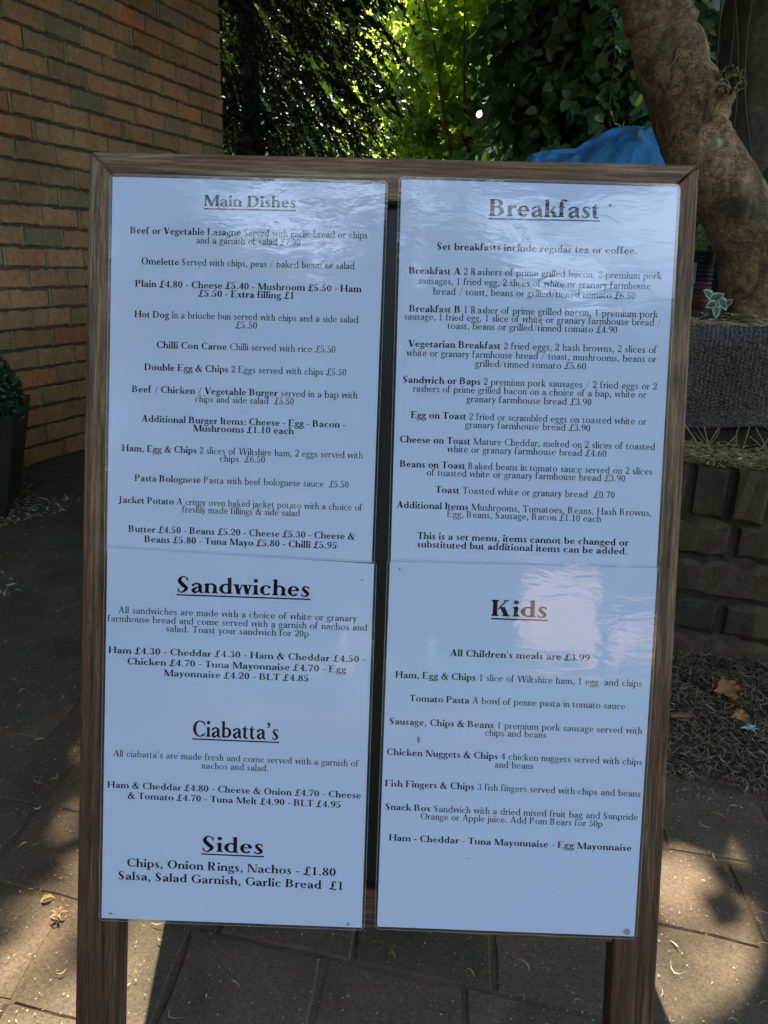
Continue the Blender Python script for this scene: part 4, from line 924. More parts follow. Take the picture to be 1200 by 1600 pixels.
# crown of the leaning tree: leaves overhead. Its gaps are cut where the paving is to be sunlit.
P2 = lambda L_: [(x, y) for x, y in L_]
GAPS = [
    [(-0.362, 0.766), (-0.353, 0.776), (-0.306, 0.802), (-0.227, 0.805), (-0.154, 0.501), (-0.269, 0.456), (-0.392, 0.506), (-0.411, 0.608), (-0.387, 0.64), (-0.378, 0.659), (-0.376, 0.681), (-0.389, 0.697), (-0.383, 0.727)],
    [(0.354, 0.832), (0.369, 0.818), (0.388, 0.803), (0.395, 0.782), (0.386, 0.748), (0.368, 0.726), (0.336, 0.73), (0.32, 0.751)],
    [(0.319, 0.733), (0.335, 0.723), (0.351, 0.71), (0.35, 0.694), (0.367, 0.695), (0.393, 0.708), (0.398, 0.685), (0.396, 0.664), (0.389, 0.617), (0.386, 0.563), (0.364, 0.498), (0.235, 0.494), (0.25, 0.585), (0.28, 0.677)],
    [(0.468, 0.852), (0.5, 0.867), (0.539, 0.888), (0.494, 0.793), (0.473, 0.806), (0.462, 0.821)],
    [(0.445, 0.75), (0.481, 0.764), (0.455, 0.708), (0.437, 0.717)],
    [(0.421, 0.681), (0.446, 0.691), (0.412, 0.618), (0.413, 0.641)],
]
def in_poly(px, py, poly):
    ins = np.zeros(len(px), bool); n = len(poly)
    for i in range(n):
        x1, y1 = poly[i]; x2, y2 = poly[(i+1) % n]
        c_ = ((y1 > py) != (y2 > py)) & (px < (x2-x1)*(py-y1)/(y2-y1+1e-12)+x1); ins ^= c_
    return ins
def dist_poly(px, py, poly):
    d = np.full(len(px), 9.); n = len(poly)
    for i in range(n):
        x1, y1 = poly[i]; x2, y2 = poly[(i+1) % n]; l2 = (x2-x1)**2+(y2-y1)**2+1e-12
        u = np.clip(((px-x1)*(x2-x1)+(py-y1)*(y2-y1))/l2, 0, 1)
        d = np.minimum(d, np.hypot(px-x1-u*(x2-x1), py-y1-u*(y2-y1)))
    return d
NC = 78000
gx = rng.uniform(-2.2, 2.8, NC); gy = rng.uniform(-.9, 3.4, NC); hz = rng.uniform(2.7, 5.2, NC); low = (gy < 1.25) & (gy > .3) & (gx > .2); hz = np.where(low, rng.uniform(1.75, 3.0, NC), hz)
keep = np.ones(NC, bool)
for poly in GAPS:
    ins = in_poly(gx, gy, poly); d = dist_poly(gx, gy, poly)
    keep &= ~(ins | (d < .017))
# looser, accidental gaps elsewhere
nz_ = np.array([noise.noise((x*3.1, y*3.1, .5)) for x, y in zip(gx, gy)])
tarp_ = (np.abs(gx-.80) < .45) & (np.abs(gy-1.95) < .5); keep &= (nz_ < .60) | tarp_
gx, gy, hz = gx[keep], gy[keep], hz[keep]
Sx, Sy, Sz = S
C_ = np.stack([gx+Sx/Sz*hz, gy+Sy/Sz*hz, hz], 1)
keep = C_[:, 1] > 1.2+.0*C_[:, 2]
C_ = C_[keep]
# extra unseen leaves overhead, added to block sky light from the ground
NO = 42000; ex = np.stack([rng.uniform(-3.6, 4.2, NO), rng.uniform(-1.3, 2.8, NO), rng.uniform(3.0, 4.8, NO)], 1)
px_, py_ = ex[:, 0]-Sx/Sz*ex[:, 2], ex[:, 1]-Sy/Sz*ex[:, 2]; kk = np.ones(NO, bool)
for poly in GAPS: kk &= ~(in_poly(px_, py_, poly) | (dist_poly(px_, py_, poly) < .03))
n0 = len(C_); C_ = np.concatenate([C_, ex[kk]]); n = len(C_); big_ = np.where(np.arange(n) < n0, 1.0, 1.35)
V_, F_ = leaves(C_, rng.normal(size=(n, 3))*np.array([1, 1, .5]), rng.uniform(.055, .09, n)*big_, rng.uniform(.042, .064, n)*big_, fold=.2, shape='tri')
cr_ = link('crown', nmesh('crown', V_-np.array([1.03, 2.2, .5]), F_), M['canopy'], lt)
print('canopy', n)

# ---- second trunk behind on the right with hanging bare vines
st = tag(empty('dark_tree', (1.2, 2.95, .5)), 'dark upright trunk with thin bare vines behind the leaning trunk, top right', 'tree')
def rel2(v, o): return [(x-o[0], y-o[1], z-o[2]) for x, y, z in v]
o2 = (1.2, 2.95, .5)
def f2(t_, a, p): return 1+.16*noise.noise(p*6)+.07*noise.noise(Vector((p.x*30, p.y*30, p.z*9)))
P = spline([(1.30, 2.95, .4), (1.235, 2.95, .9), (1.20, 2.95, 1.25), (1.165, 2.95, 1.6), (1.15, 3, 2.2), (1.1, 3.1, 3.2), (1.1, 3.2, 4.4)], 14)
v, f = tube(P, [.125-.06*i/len(P) for i in range(len(P))], 60, fn=f2); link('trunk', mesh('trunk', rel2(v, o2), f, True), M['bark_dark'], st)
for pts in ([(1.00, 2.9, 1.9), (1.02, 2.8, 1.6), (1.075, 2.78, 1.3), (1.085, 2.77, 1.0), (1.09, 2.8, .7)], [(.98, 2.9, 1.9), (1.04, 2.8, 1.5), (1.05, 2.78, 1.25), (1.09, 2.77, .95), (1.08, 2.8, .7)], [(1.10, 2.8, 1.75), (1.085, 2.78, 1.45), (1.10, 2.77, 1.25), (1.165, 2.77, 1.02)], [(1.02, 2.9, 1.8), (1.0, 2.8, 1.5), (1.02, 2.8, 1.2)]):
    v, f = tube(spline(pts, 8), [.0032]*(8*(len(pts)-1)+1), 5); link('vine', mesh('vine', rel2(v, o2), f, True), M['twig'], st)
for pts, r0 in (([(1.1, 3.1, 3.0), (.6, 3.4, 3.5), (.1, 3.6, 4.2)], .04), ([(1.1, 3.1, 3.3), (1.6, 3.3, 4.0), (2.1, 3.5, 4.8)], .04), ([(1.25, 2.95, 1.35), (1.5, 2.8, 1.75), (1.9, 2.75, 2.2)], .05)):
    v, f = branch('limb', pts, r0, .01, None, None); link('limb', mesh('limb', rel2(v, o2), f, True), M['bark_dark'], st)
# slim stem between the two trunks
ss = tag(empty('slim_tree', (1.02, 3.3, .5)), 'slim dark stem with a few leaves showing between the two big trunks', 'tree')
v, f = tube(spline([(1.10, 3.3, .4), (1.04, 3.3, 1.2), (1.0, 3.3, 1.9), (.98, 3.35, 3.0)], 10), [.035]*31, 14, fn=f2); link('trunk', mesh('t', rel2(v, (1.02, 3.3, .5)), f, True), M['bark_dark'], ss)
n = 160; C_ = np.stack([rng.uniform(.85, 1.45, n), rng.uniform(3.15, 3.5, n), rng.uniform(.9, 2.2, n)], 1)
V_, F_ = leaves(C_, rng.normal(size=(n, 3))+np.array([0, 0, -1.]), rng.uniform(.05, .08, n), rng.uniform(.035, .055, n), shape='heart'); link('leaf', nmesh('lv', V_-np.array([1.02, 3.3, .5]), F_), M['leaf_sun'], ss)['kind'] = 'stuff'

# mossy log lying at the right edge and mossy stump seen through the gap
lg = tag(empty('mossy_log', (1.1, 2.4, .9)), 'mossy bent log at the right edge behind the foot of the leaning trunk', 'log')
v, f = tube(spline([(.98, 2.38, .74), (1.045, 2.36, .88), (1.10, 2.36, .97), (1.22, 2.4, 1.06), (1.5, 2.5, 1.12)], 10), [.045, ]*10+[.058]*31, 30, fn=f2); link('body', mesh('log', rel2(v, (1.1, 2.4, .9)), f, True), M['moss_bark'], lg)
sp_ = tag(empty('mossy_post', (1.14, 2.8, .55)), 'pale green mossy post lit through the gap under the leaning trunk', 'post')
v, f = tube(spline([(1.168, 2.8, .50), (1.160, 2.8, .62), (1.146, 2.8, .72), (1.135, 2.8, .86)], 8), [.030]*25, 20, fn=f2); link('body', mesh('post', rel2(v, (1.14, 2.8, .55)), f, True), M['moss_bark'], sp_)

# ---- helper for crowns made of leafy shoots
def clumps(cent, rad, n_sh, per, L, W, shape, droop=.4, flat=.5, spread=.10, nb=(0, -.45, .55)):
    """cent (k,3) crown blobs with radii; shoots start on/in them, leaves sit along each shoot"""
    cent = np.array(cent, float); rad = np.array(rad, float)
    k = rng.choice(len(cent), n_sh, p=(rad**2/np.sum(rad**2)))
    d = unit(rng.normal(size=(n_sh, 3))); r_ = rad[k]*rng.uniform(.45, 1.05, n_sh)
    base = cent[k]+d*r_[:, None]*np.array([1, 1, .85])
    sd_ = unit(d+rng.normal(size=(n_sh, 3))*.5+np.array([0, 0, -droop]))
    tt = np.linspace(0, 1, per)[None, :, None]
    C = base[:, None, :]+sd_[:, None, :]*tt*spread*2+np.array([0, 0, -1.])*(tt**2)*droop*spread
    side = unit(np.cross(sd_, np.array([0, 0, 1.])))[:, None, :]*np.where(np.arange(per) % 2, 1, -1)[None, :, None]
    C = C+side*L*.45+rng.normal(size=C.shape)*L*.15
    D = sd_[:, None, :]*.5+side*.8+rng.normal(size=C.shape)*.3+np.array([0, 0, -droop])
    n = n_sh*per
    sz_ = .55+.95*rng.random(n)**1.3
    nr = rng.normal(size=(n, 3))*flat+np.array(nb)
    return leaves(C.reshape(-1, 3), D.reshape(-1, 3), sz_*L, sz_*rng.uniform(.85, 1.15, n)*W, nr, shape=shape)
def tree(name, label, cat, base, blobs, n_sh, per, L, W, shape, m, trunk_pts, r0, mb, branches=(), grp=None, **kw):
    root = tag(empty(name, base), label, cat, grp)
    V_, F_ = clumps([b[:3] for b in blobs], [b[3] for b in blobs], n_sh, per, L, W, shape, **kw)
    link('crown', nmesh('crown', V_-np.array(base), F_), m, root)
    v, f = tube(spline(trunk_pts, 8), np.linspace(r0, r0*.35, 8*(len(trunk_pts)-1)+1), 12, fn=f2); link('trunk', mesh('trunk', rel2(v, base), f, True), mb, root)
    for pts, r_ in branches:
        v, f = branch('limb', pts, r_, r_*.25, None, None, 7); link('limb', mesh('limb', rel2(v, base), f, True), mb, root)
    return root

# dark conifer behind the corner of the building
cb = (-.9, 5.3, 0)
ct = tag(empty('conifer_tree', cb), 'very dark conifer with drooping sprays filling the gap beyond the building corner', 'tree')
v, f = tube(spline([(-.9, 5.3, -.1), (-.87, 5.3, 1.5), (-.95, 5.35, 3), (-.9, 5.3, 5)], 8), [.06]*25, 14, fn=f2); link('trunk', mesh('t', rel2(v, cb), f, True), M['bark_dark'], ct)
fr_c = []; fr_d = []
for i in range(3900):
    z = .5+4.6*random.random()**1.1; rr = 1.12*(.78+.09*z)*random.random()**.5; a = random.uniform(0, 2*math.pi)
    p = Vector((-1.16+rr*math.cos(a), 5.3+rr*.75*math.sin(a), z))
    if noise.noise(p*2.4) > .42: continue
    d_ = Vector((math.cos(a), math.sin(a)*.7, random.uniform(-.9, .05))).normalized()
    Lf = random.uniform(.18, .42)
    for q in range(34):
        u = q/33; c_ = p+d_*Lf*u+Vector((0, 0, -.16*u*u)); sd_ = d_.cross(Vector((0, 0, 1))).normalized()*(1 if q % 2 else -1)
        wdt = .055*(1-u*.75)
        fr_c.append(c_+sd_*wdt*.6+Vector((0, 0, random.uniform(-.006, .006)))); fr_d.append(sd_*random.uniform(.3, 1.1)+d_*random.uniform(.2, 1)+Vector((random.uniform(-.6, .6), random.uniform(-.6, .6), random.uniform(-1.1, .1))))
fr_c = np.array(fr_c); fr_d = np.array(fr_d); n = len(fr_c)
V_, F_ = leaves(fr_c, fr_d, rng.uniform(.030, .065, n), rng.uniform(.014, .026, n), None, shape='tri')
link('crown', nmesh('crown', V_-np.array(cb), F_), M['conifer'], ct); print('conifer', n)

# bright backlit tree in the middle distance
blobs = []
for x_, z_, r_ in ((-.25, 1.5, .32), (.15, 1.35, .38), (.6, 1.3, .4), (1.0, 1.3, .4), (.0, 1.95, .36), (.45, 1.8, .42), (.9, 1.9, .42), (1.35, 1.8, .4), (.2, 2.4, .38), (.62, 2.45, .42), (1.1, 2.45, .42), (.35, 2.95, .38), (.85, 3.0, .42), (1.4, 2.9, .42), (.5, 3.5, .38), (1.1, 3.5, .4), (1.7, 2.3, .4)):
    blobs.append((x_, 8.3-.55*(z_-1)+random.uniform(-.1, .1), z_, r_))
tree('backlit_tree', 'yellow-green tree with sun shining through its leaves above the middle of the board', 'tree', (.6, 7.8, 0), blobs, 2200, 9, .066, .060, 'heart', M['leaf_sun'],
     [(.6, 7.8, -.1), (.55, 7.8, 1.0), (.7, 7.7, 2.2), (.6, 7.8, 3.8)], .09, M['bark_dark'],
     [([(.6, 7.75, 1.4), (.42, 7.3, 1.9), (.30, 7.0, 2.35), (.12, 6.8, 2.9)], .022), ([(.65, 7.7, 1.8), (.55, 7.1, 2.25), (.50, 6.8, 2.8)], .018), ([(.7, 7.7, 2.0), (1.1, 7.2, 2.4), (1.4, 6.9, 2.6)], .025), ([(.6, 7.75, 1.3), (.9, 7.0, 1.9), (1.1, 6.8, 2.4)], .016)], spread=.14, nb=(0, .55, .55), flat=.35)
tree('lit_bush', 'half-lit green bush showing between the dark shrubs right of the bright tree', 'shrub', (2.0, 7.6, 0), [(1.7, 7.4, 1.9, .4), (2.1, 7.4, 2.4, .45), (1.9, 7.6, 3.0, .45), (2.5, 7.5, 1.9, .45), (2.4, 7.6, 2.9, .4)], 900, 8, .075, .06, 'heart', M['leaf_sun'], [(2.0, 7.7, -.1), (2.0, 7.7, 1.2), (2.1, 7.6, 2.4)], .05, M['bark_dark'], spread=.13, nb=(0, .4, .5), flat=.5)
# shaded shrubs in front of it, leaves with a bluish sky sheen
tree('broadleaf_shrub', 'dark green shrub with large overlapping leaves above the blue tarpaulin', 'shrub', (1.0, 4.4, .5), [(.95, 4.3, 1.25, .40), (1.25, 4.2, 1.75, .42), (.9, 4.5, 1.9, .42), (1.35, 4.5, 2.3, .45), (1.6, 4.3, 1.4, .42), (1.0, 4.4, 2.5, .45), (.75, 4.3, .9, .3), (.85, 4.25, 1.65, .3)],
     2100, 8, .062, .050, 'heart', M['leaf_dark'], [(1.0, 4.45, .4), (1.05, 4.45, 1.2), (1.1, 4.5, 2.2)], .04, M['bark_dark'], spread=.12, droop=.7, flat=.45)
tree('dark_shrub', 'deep shaded shrub between the conifer and the big-leaved shrub', 'shrub', (.55, 5.6, .3), [(1.15, 5.7, 1.6, .45), (1.45, 5.8, 2.1, .5), (.3, 5.8, .8, .35), (1.6, 5.8, 1.5, .5), (1.8, 5.7, 2.7, .55), (.85, 5.5, 1.2, .32), (-.1, 5.9, .8, .35)],
     1300, 8, .075, .05, 'oval', M['leaf_dark'], [(.55, 5.7, .2), (.6, 5.7, 1.2), (.8, 5.7, 2.0)], .04, M['bark_dark'], spread=.12)
# twigs of pale leaves hanging in front
def hanging(name, label, pts, n, L, W, m, spread_=.035):
    root = tag(empty(name, pts[0]), label, 'hanging branch')
    P = spline(pts, 8); v, f = tube(P, [.0022]*len(P), 5); link('stem', mesh('stem', rel2(v, pts[0]), f, True), M['twig'], root)
    C = []; D = []
    for i in range(n):
        u = (i+.5)/n*(len(P)-1); k = int(u); q = P[k]+(P[min(k+1, len(P)-1)]-P[k])*(u-k); s_ = 1 if i % 2 else -1
        a = random.uniform(-.9, .9); d_ = np.array([s_*math.cos(a), math.sin(a), -.55]); C.append(q+unit(d_)*(L*.55+.006)+rng.normal(size=3)*.004); D.append(d_+rng.normal(size=3)*.25)
    C = np.array(C); D = np.array(D)
    for c_, d_ in zip(C, D):
        V_, F_ = leaves(c_[None], d_[None], L*random.uniform(.75, 1.2), W*random.uniform(.8, 1.2), (rng.normal(size=(1, 3))*.3+np.array([[0, -.6, 1.]])), shape='heart', curl=.12)
        link('leaf', nmesh('leaf', V_-np.array(pts[0]), F_, False), m, root)
    return root
hanging('hanging_branch', 'long thin twig of pale leaves hanging down to the blue tarpaulin', [(.655, 3.0, 1.62), (.700, 2.95, 1.50), (.712, 2.9, 1.38), (.706, 2.88, 1.26), (.715, 2.88, 1.155)], 34, .042, .030, M['leaf_dark'])
hanging('hanging_branch', 'short spray of larger pale leaves hanging from the top edge left of the trunk', [(.56, 3.0, 1.75), (.60, 3.0, 1.66), (.615, 2.95, 1.60), (.62, 2.9, 1.53)], 12, .060, .030, M['leaf_dark'])
hanging('hanging_branch', 'drooping spray of leaves touching the left side of the leaning trunk', [(.70, 2.9, 1.72), (.735, 2.85, 1.62), (.75, 2.8, 1.52), (.765, 2.75, 1.40), (.77, 2.75, 1.33)], 20, .050, .034, M['leaf_dark'])
hanging('hanging_branch', 'small clump of leaves just above the right end of the tarpaulin', [(.79, 2.7, 1.22), (.80, 2.68, 1.17), (.80, 2.66, 1.13)], 6, .045, .026, M['leaf_dark'])
# far hedge closing the view, trees beyond
tree('far_hedge', 'shadowy hedge closing the view low down between the trees', 'hedge', (.3, 9.5, 0), [(x, 9.4+random.uniform(-.3, .3), z, .7) for x in np.arange(-3.2, 4.5, .6) for z in (.4, 1.1, 1.8)], 3600, 7, .10, .07, 'oval', M['leaf_dark'], [(.3, 9.5, -.1), (.3, 9.5, 1), (.4, 9.5, 2)], .06, M['bark_dark'], spread=.16)
for i, (bx, by, h_, lab) in enumerate(((-2.4, 10.5, 5.0, 'tall green tree beyond the conifer, showing as light chinks'), (2.2, 10.5, 5.2, 'tall green tree far behind the right-hand shrubs'), (.2, 12, 5.6, 'distant bright tree behind the backlit tree'))):
    bl = [(bx+random.uniform(-1.2, 1.2), by+random.uniform(-.6, .6), h_*.28+random.uniform(0, h_*.65), random.uniform(.6, 1.0)) for _ in range(16)]
    tree('background_tree', lab, 'tree', (bx, by, 0), bl, 1900, 8, .13, .09, 'oval', M['leaf_sun'], [(bx, by, -.1), (bx+.1, by, 1.6), (bx, by, h_*.8)], .12, M['bark_dark'], grp='trees in the background', spread=.2)

# ================================================================== THINGS ON THE RAISED BED
# blue tarpaulin over a heap
xs_ = [.40, .432, .46, .50, .60, .63, .71, .76, .83, .862, .90, .98]; zs_ = [.70, 1.035, 1.065, 1.075, 1.086, 1.105, 1.147, 1.156, 1.150, 1.125, 1.05, .70]
tp_ = tag(empty('blue_tarpaulin', (.68, 2.85, .6)), 'crumpled blue tarpaulin over a heap showing above the top rail beside the trunk', 'tarpaulin')
V_ = []; F_ = []; na, nb_ = 90, 60
for i in range(na+1):
    x = .40+.58*i/na; zt = float(np.interp(x, xs_, zs_))
    for j in range(nb_+1):
        v = j/nb_*2-1; prof = 1-abs(v)**2.6; y = 2.85+v*.33
        z = .55+(zt-.55)*prof
        p = Vector((x, y, z)); fold_ = .018*noise.noise(Vector((x*6+y*2, y*5, 1)))-.030*abs(noise.noise(Vector((x*9-z*6, y*6, 4))))-.020*abs(noise.noise(Vector((x*19-z*10, z*24+y*8, 4))))
        fold_ += -.020*math.exp(-((x-.615-.25*(z-1.0)-(y-2.8)*.3)/.016)**2)
        if v > -.12: fold_ *= .25
        V_.append((x-.68, y-2.85-fold_*1.5*(1 if v < 0 else 0), z-.6+fold_*prof*(1 if v < -.05 else .2)))
for i in range(na):
    for j in range(nb_): a = i*(nb_+1)+j; F_.append((a, a+nb_+1, a+nb_+2, a+1))
link('sheet', mesh('tarp', V_, F_, True), M['tarp'], tp_)
v, f = tube([(.0, -.25, .50), (.03, -.25, .508)], [.006, .006], 8); 
# heap under it
hp = tag(empty('log_heap', (.68, 2.85, .55)), 'heap of dark split logs under the blue tarpaulin', 'log heap')
for i in range(5):
    for j in range(3):
        v, f = tube([(-.2+.1*i+.02*j, -.22, .05+.10*j), (-.2+.1*i+.02*j, .22, .05+.10*j)], [.045, .045], 9); link('log', mesh('log', v, f), M['bark_dark'], hp)

# charcoal ribbed mat hanging over the upper step
mo = RD*0; md = tag(empty('ribbed_mat', (.60, 1.45, .5)), 'charcoal ribbed doormat draped over the upper step of the bed', 'doormat')
ns_, nt_ = 300, 190; V_ = []; F_ = []; s0_ = -.070; s1_ = .62
def mat_pt(s, t_, off=0):           # t: metres of cloth from the bottom edge upwards; folds over at the top
    hgt = .170; zb = .425+.10*max(0, s-s0_)*.0+.16*(max(0, s-s0_))**1.3*.8+.004*math.sin(s*22)
    zt = .602
    H_ = zt-zb; rr = .022
    if t_ < H_-rr: z = zb+t_; d = -.118+.010*noise.noise((s*9, t_*9, 0))-.006*(1-t_/H_)
    elif t_ < H_-rr+rr*1.57:
        a = (t_-(H_-rr))/rr; z = zt-rr+rr*math.sin(a); d = -.118-rr*(1-math.cos(a))
    else: u = t_-(H_-rr+rr*1.57); z = zt+.02*u+.004*noise.noise((s*9, u*8, 2)); d = -.118-rr-u
    return s, d, z
def mat_world(s, t_, h):
    e_ = .002; a = mat_pt(s, t_); b = mat_pt(s, t_+e_)
    p = Vector((R0.x, R0.y, 0))+Vector((RD.x, RD.y, 0))*a[0]+Vector((RN.x, RN.y, 0))*a[1]+Vector((0, 0, a[2]))
    q = Vector((R0.x, R0.y, 0))+Vector((RD.x, RD.y, 0))*b[0]+Vector((RN.x, RN.y, 0))*b[1]+Vector((0, 0, b[2]))
    nn = Vector((RD.x, RD.y, 0)).cross((q-p).normalized()).normalized()
    return p+nn*h
TL_ = .225
for i in range(ns_+1):
    s = s0_+(s1_-s0_)*i/ns_
    for j in range(nt_+1):
        t_ = TL_*j/nt_; edge = min(s-s0_, t_)
        if edge > .028:      # ribbed field: rows of knots in columns
            px_ = (s+.0008*math.sin(t_*300))/.0078; row = t_/.0066+.5*(int(px_) % 2)
            h = .0062*abs(math.sin(math.pi*px_))**.7*(.45+.55*abs(math.sin(math.pi*row)))
            h *= .75+.5*noise.noise((s*90, t_*90, 1))
        else: h = .0012+.0011*noise.noise((s*420, t_*420, 3))+.0006*noise.noise((s*150, t_*150, 3))
        p = mat_world(s, t_, h+.003); V_.append((p.x-.60, p.y-1.45, p.z-.5))
for i in range(ns_):
    for j in range(nt_): a = i*(nt_+1)+j; F_.append((a, a+nt_+1, a+nt_+2, a+1))
link('ribbed_pile', mesh('mat', V_, F_, True), M['mat'], md)
pts = [mat_world(s0_-.001, TL_*(1-k/20), .001) for k in range(20)]+[mat_world(s0_+(s1_-s0_)*k/60, -.001, .001) for k in range(61)]
v, f = tube(pts, [.0052+.0006*noise.noise(Vector(p)*60) for p in pts], 9); link('bound_edge', mesh('edge', rel2(v, (.6, 1.45, .5)), f, True), M['mat'], md)
m2 = tag(empty('ribbed_mat', (.9, 1.9, .62)), 'corner of a second charcoal mat lying flat beside the trunk foot, right edge', 'doormat')
V_ = []; F_ = []
for i in range(41):
    for j in range(41):
        x = i/40*.34; y = j/40*.3; h = .003*abs(math.sin(x*500))*(.6+.4*math.sin(y*600)); V_.append((x, y, h+.01*noise.noise((x*6, y*6, 1))))
for i in range(40):
    for j in range(40): a = i*41+j; F_.append((a, a+41, a+42, a+1))
link('pile', mesh('m2', V_, F_, True), M['mat'], m2, (-.03, -.24, -.005), (0, 0, R(-14)))

# straw, litter and debris -------------------------------------------------
def strips(C, D, L, W, curl=.4, up=None):
    """thin curved blades of 3 segments lying about; returns V,F"""
    n = len(C); D = unit(D); U = unit((up if up is not None else np.tile([0, 0, 1.], (n, 1)))+rng.normal(size=(n, 3))*.25)
    Sd = unit(np.cross(D, U)); k = 5; L = np.asarray(L)[:, None]; W = np.asarray(W)[:, None]
    cu = rng.normal(size=(n, 1))*curl; cz = np.abs(rng.normal(size=(n, 1)))*curl*.5; V = []
    for i in range(k):
        t_ = i/(k-1)-.5; w_ = W*(1-(2*abs(t_))**3*.8)
        c_ = C+D*L*t_+Sd*L*cu*(t_*t_*2-.25)+U*L*cz*(.25-t_*t_)*.8
        V.append(c_+Sd*w_*.5+U*w_*.25); V.append(c_-Sd*w_*.5); 
    V = np.stack(V, 1).reshape(-1, 3); F = []
    for i in range(k-1): F += [[2*i, 2*i+1, 2*i+3, 2*i+2]]
    F = (np.arange(n)[:, None, None]*2*k+np.array(F)[None]).reshape(-1, 4); return V, F
def scatter(name, label, n, fn_pt, L, W, m, cat=None, curl=.5, tilt=.12):
    P_ = []; 
    while len(P_) < n:
        p = fn_pt()
        if p is not None: P_.append(p)
    C = np.array(P_); a = rng.uniform(0, 6.283, n); D = np.stack([np.cos(a), np.sin(a), rng.normal(size=n)*tilt], 1)
    V_, F_ = strips(C, D, rng.uniform(*L, n), rng.uniform(*W, n), curl)
    o = link(name, nmesh(name, V_, F_), m); tag(o, label, cat, None, 'stuff'); return o
def bedpt(s0, s1, d0, d1, top=.012, zmin=0):
    def f_():
        s = random.uniform(s0, s1); d = random.uniform(d0, d1); p = R0+RD*s-RN*d
        return (p.x, p.y, max(zmin, bed_h(s, d))+random.random()**2*top+.001)
    return f_
scatter('straw', 'dry straw lying on the lower ledge along the coping bricks', 9500, bedpt(-.15, .75, -.004, .12, .020, .379), (.008, .032), (.001, .0028), M['straw'], 'straw')
scatter('straw', 'dry straw and shavings on the bed behind the ribbed mat', 8000, bedpt(-.15, .9, .22, .75, .024), (.008, .034), (.001, .0028), M['straw'], 'straw')
def mattop():
    s = random.uniform(-.06, .5); t_ = random.uniform(.19, .235); p = mat_world(s, t_, .008+.004*random.random()); return tuple(p)
scatter('straw', 'wisps of straw fringing the top fold of the ribbed mat', 900, mattop, (.006, .022), (.0008, .002), M['straw'], 'straw')
parts = []
for i in range(40):
    s = random.uniform(-.09, .30); p = Vector((R0.x, R0.y, 0))+Vector((RD.x, RD.y, 0))*s-Vector((RN.x, RN.y, 0))*random.uniform(.085, .125)
    a = Vector((p.x, p.y+.012, .425+random.uniform(-.03, .02)+max(0, s)*.18)); b_ = Vector((p.x+random.uniform(-.055, .055), p.y-random.uniform(.0, .05), .380)); mdp = (a+b_)/2+Vector((random.uniform(-.008, .008), -.008, 0))
    parts.append(tube(spline([a, mdp, b_], 4), [random.uniform(.0004, .0010)]*9, 5))
v, f = join(parts); tag(link('dry_stalks', mesh('stalks', v, f), M['straw']), 'dry pale stalks standing under the lower edge of the ribbed mat', 'stalks', None, 'stuff')
rs = tag(link('trailing_root', mesh('r', *tube(spline([Vector(rp(.055, .004, .372)), Vector(rp(.050, .012, .345)), Vector(rp(.040, .010, .32)), Vector(rp(.032, .012, .30)), Vector(rp(.030, .012, .285)), Vector(rp(.036, .014, .274))], 5), [.0028, .0026, .0022, .0022, .002, .0018, .0018, .0018, .0016, .0016, .0016, .0015, .0015, .0015, .0014, .0014, .0014, .0014, .0013, .0013, .0013, .0013, .0012, .0012, .001, .0008], 5), True), M['straw']), 'pale dried root trailing down the coping bricks beside the board', 'root')
# litter heap at the foot of the wall
def litterpt():
    s = random.uniform(-.25, 1.0); d = random.random()**1.1*.47
    lim = .40+.05*noise.noise((s*6, 1, 1))+(-.10 if s < -.09 else 0)
    if d > lim*(1 if random.random() < .93 else 1.12): return None
    p = R0+RD*s+RN*d; h = .020*(1-d/lim)*(1+noise.noise((s*14, d*14, 1)))
    return (p.x, p.y, .002+max(0, h)+random.random()**2*.012)
V_ = []; F_ = []
ng, nh = 70, 40
for i in range(ng+1):
    for j in range(nh+1):
        s = -.35+1.4*i/ng; d = -.02+.42*j/nh; p = R0+RD*s+RN*d
        lim = .38+.05*noise.noise((s*6, 1, 1))+(-.10 if s < -.09 else 0)
        h = .018*(1-d/lim)*(1+noise.noise((s*14, d*14, 1)))+.004*noise.noise((s*60, d*60, 4)) if d < lim else -.02
        V_.append((p.x, p.y, h+.0005 if d < lim else -.02))
for i in range(ng):
    for j in range(nh): a = i*(nh+1)+j; F_.append((a, a+1, a+nh+2, a+nh+1))
tag(link('litter_bed', mesh('lb', V_, F_, True), M['soil']), kind='structure')
scatter('plant_litter', 'thick grey-green dried clippings heaped at the foot of the retaining wall', 26000, litterpt, (.004, .022), (.0006, .0024), M['litter'], 'clippings', .35, .35)
# loose husks over the paving and path
def huskpt():
    x = random.uniform(-1.3, 1.0); y = random.uniform(.45, 3.3)
    if y > 1.2 and x > -.1: return None
    return (x, y, .0035)
scatter('husks', 'tiny curled pale husks strewn over the paving and the path', 900, huskpt, (.005, .020), (.0007, .0019), M['husk'], 'husks', .8, .15)
def crumb():
    x = random.uniform(-.7, .8); y = random.uniform(.45, 1.6)
    return (x, y, .0025)
scatter('crumbs', 'fine pale crumbs and grit over the paving', 6000, crumb, (.0008, .0034), (.0005, .0014), M['husk'], 'crumbs', .3, .1)
def wallfoot():
    k = random.uniform(0, 3.2); p = W0-WD*k+WN*(random.random()**1.6*.30+.005); 
    if noise.noise((p.x*3, p.y*3, 8)) < -.15: return None
    return (p.x, p.y, .003+random.random()*.01)
scatter('dead_leaves', 'brown dead leaf fragments swept along the foot of the brick building', 1900, wallfoot, (.008, .032), (.003, .009), M['litter'], 'leaf litter', .5, .3)
def pathleaf():
    x = random.uniform(-1.1, -.55); y = random.uniform(1.55, 2.4)
    if noise.noise((x*5, y*3, 2)) < .12: return None
    return (x, y, .004)
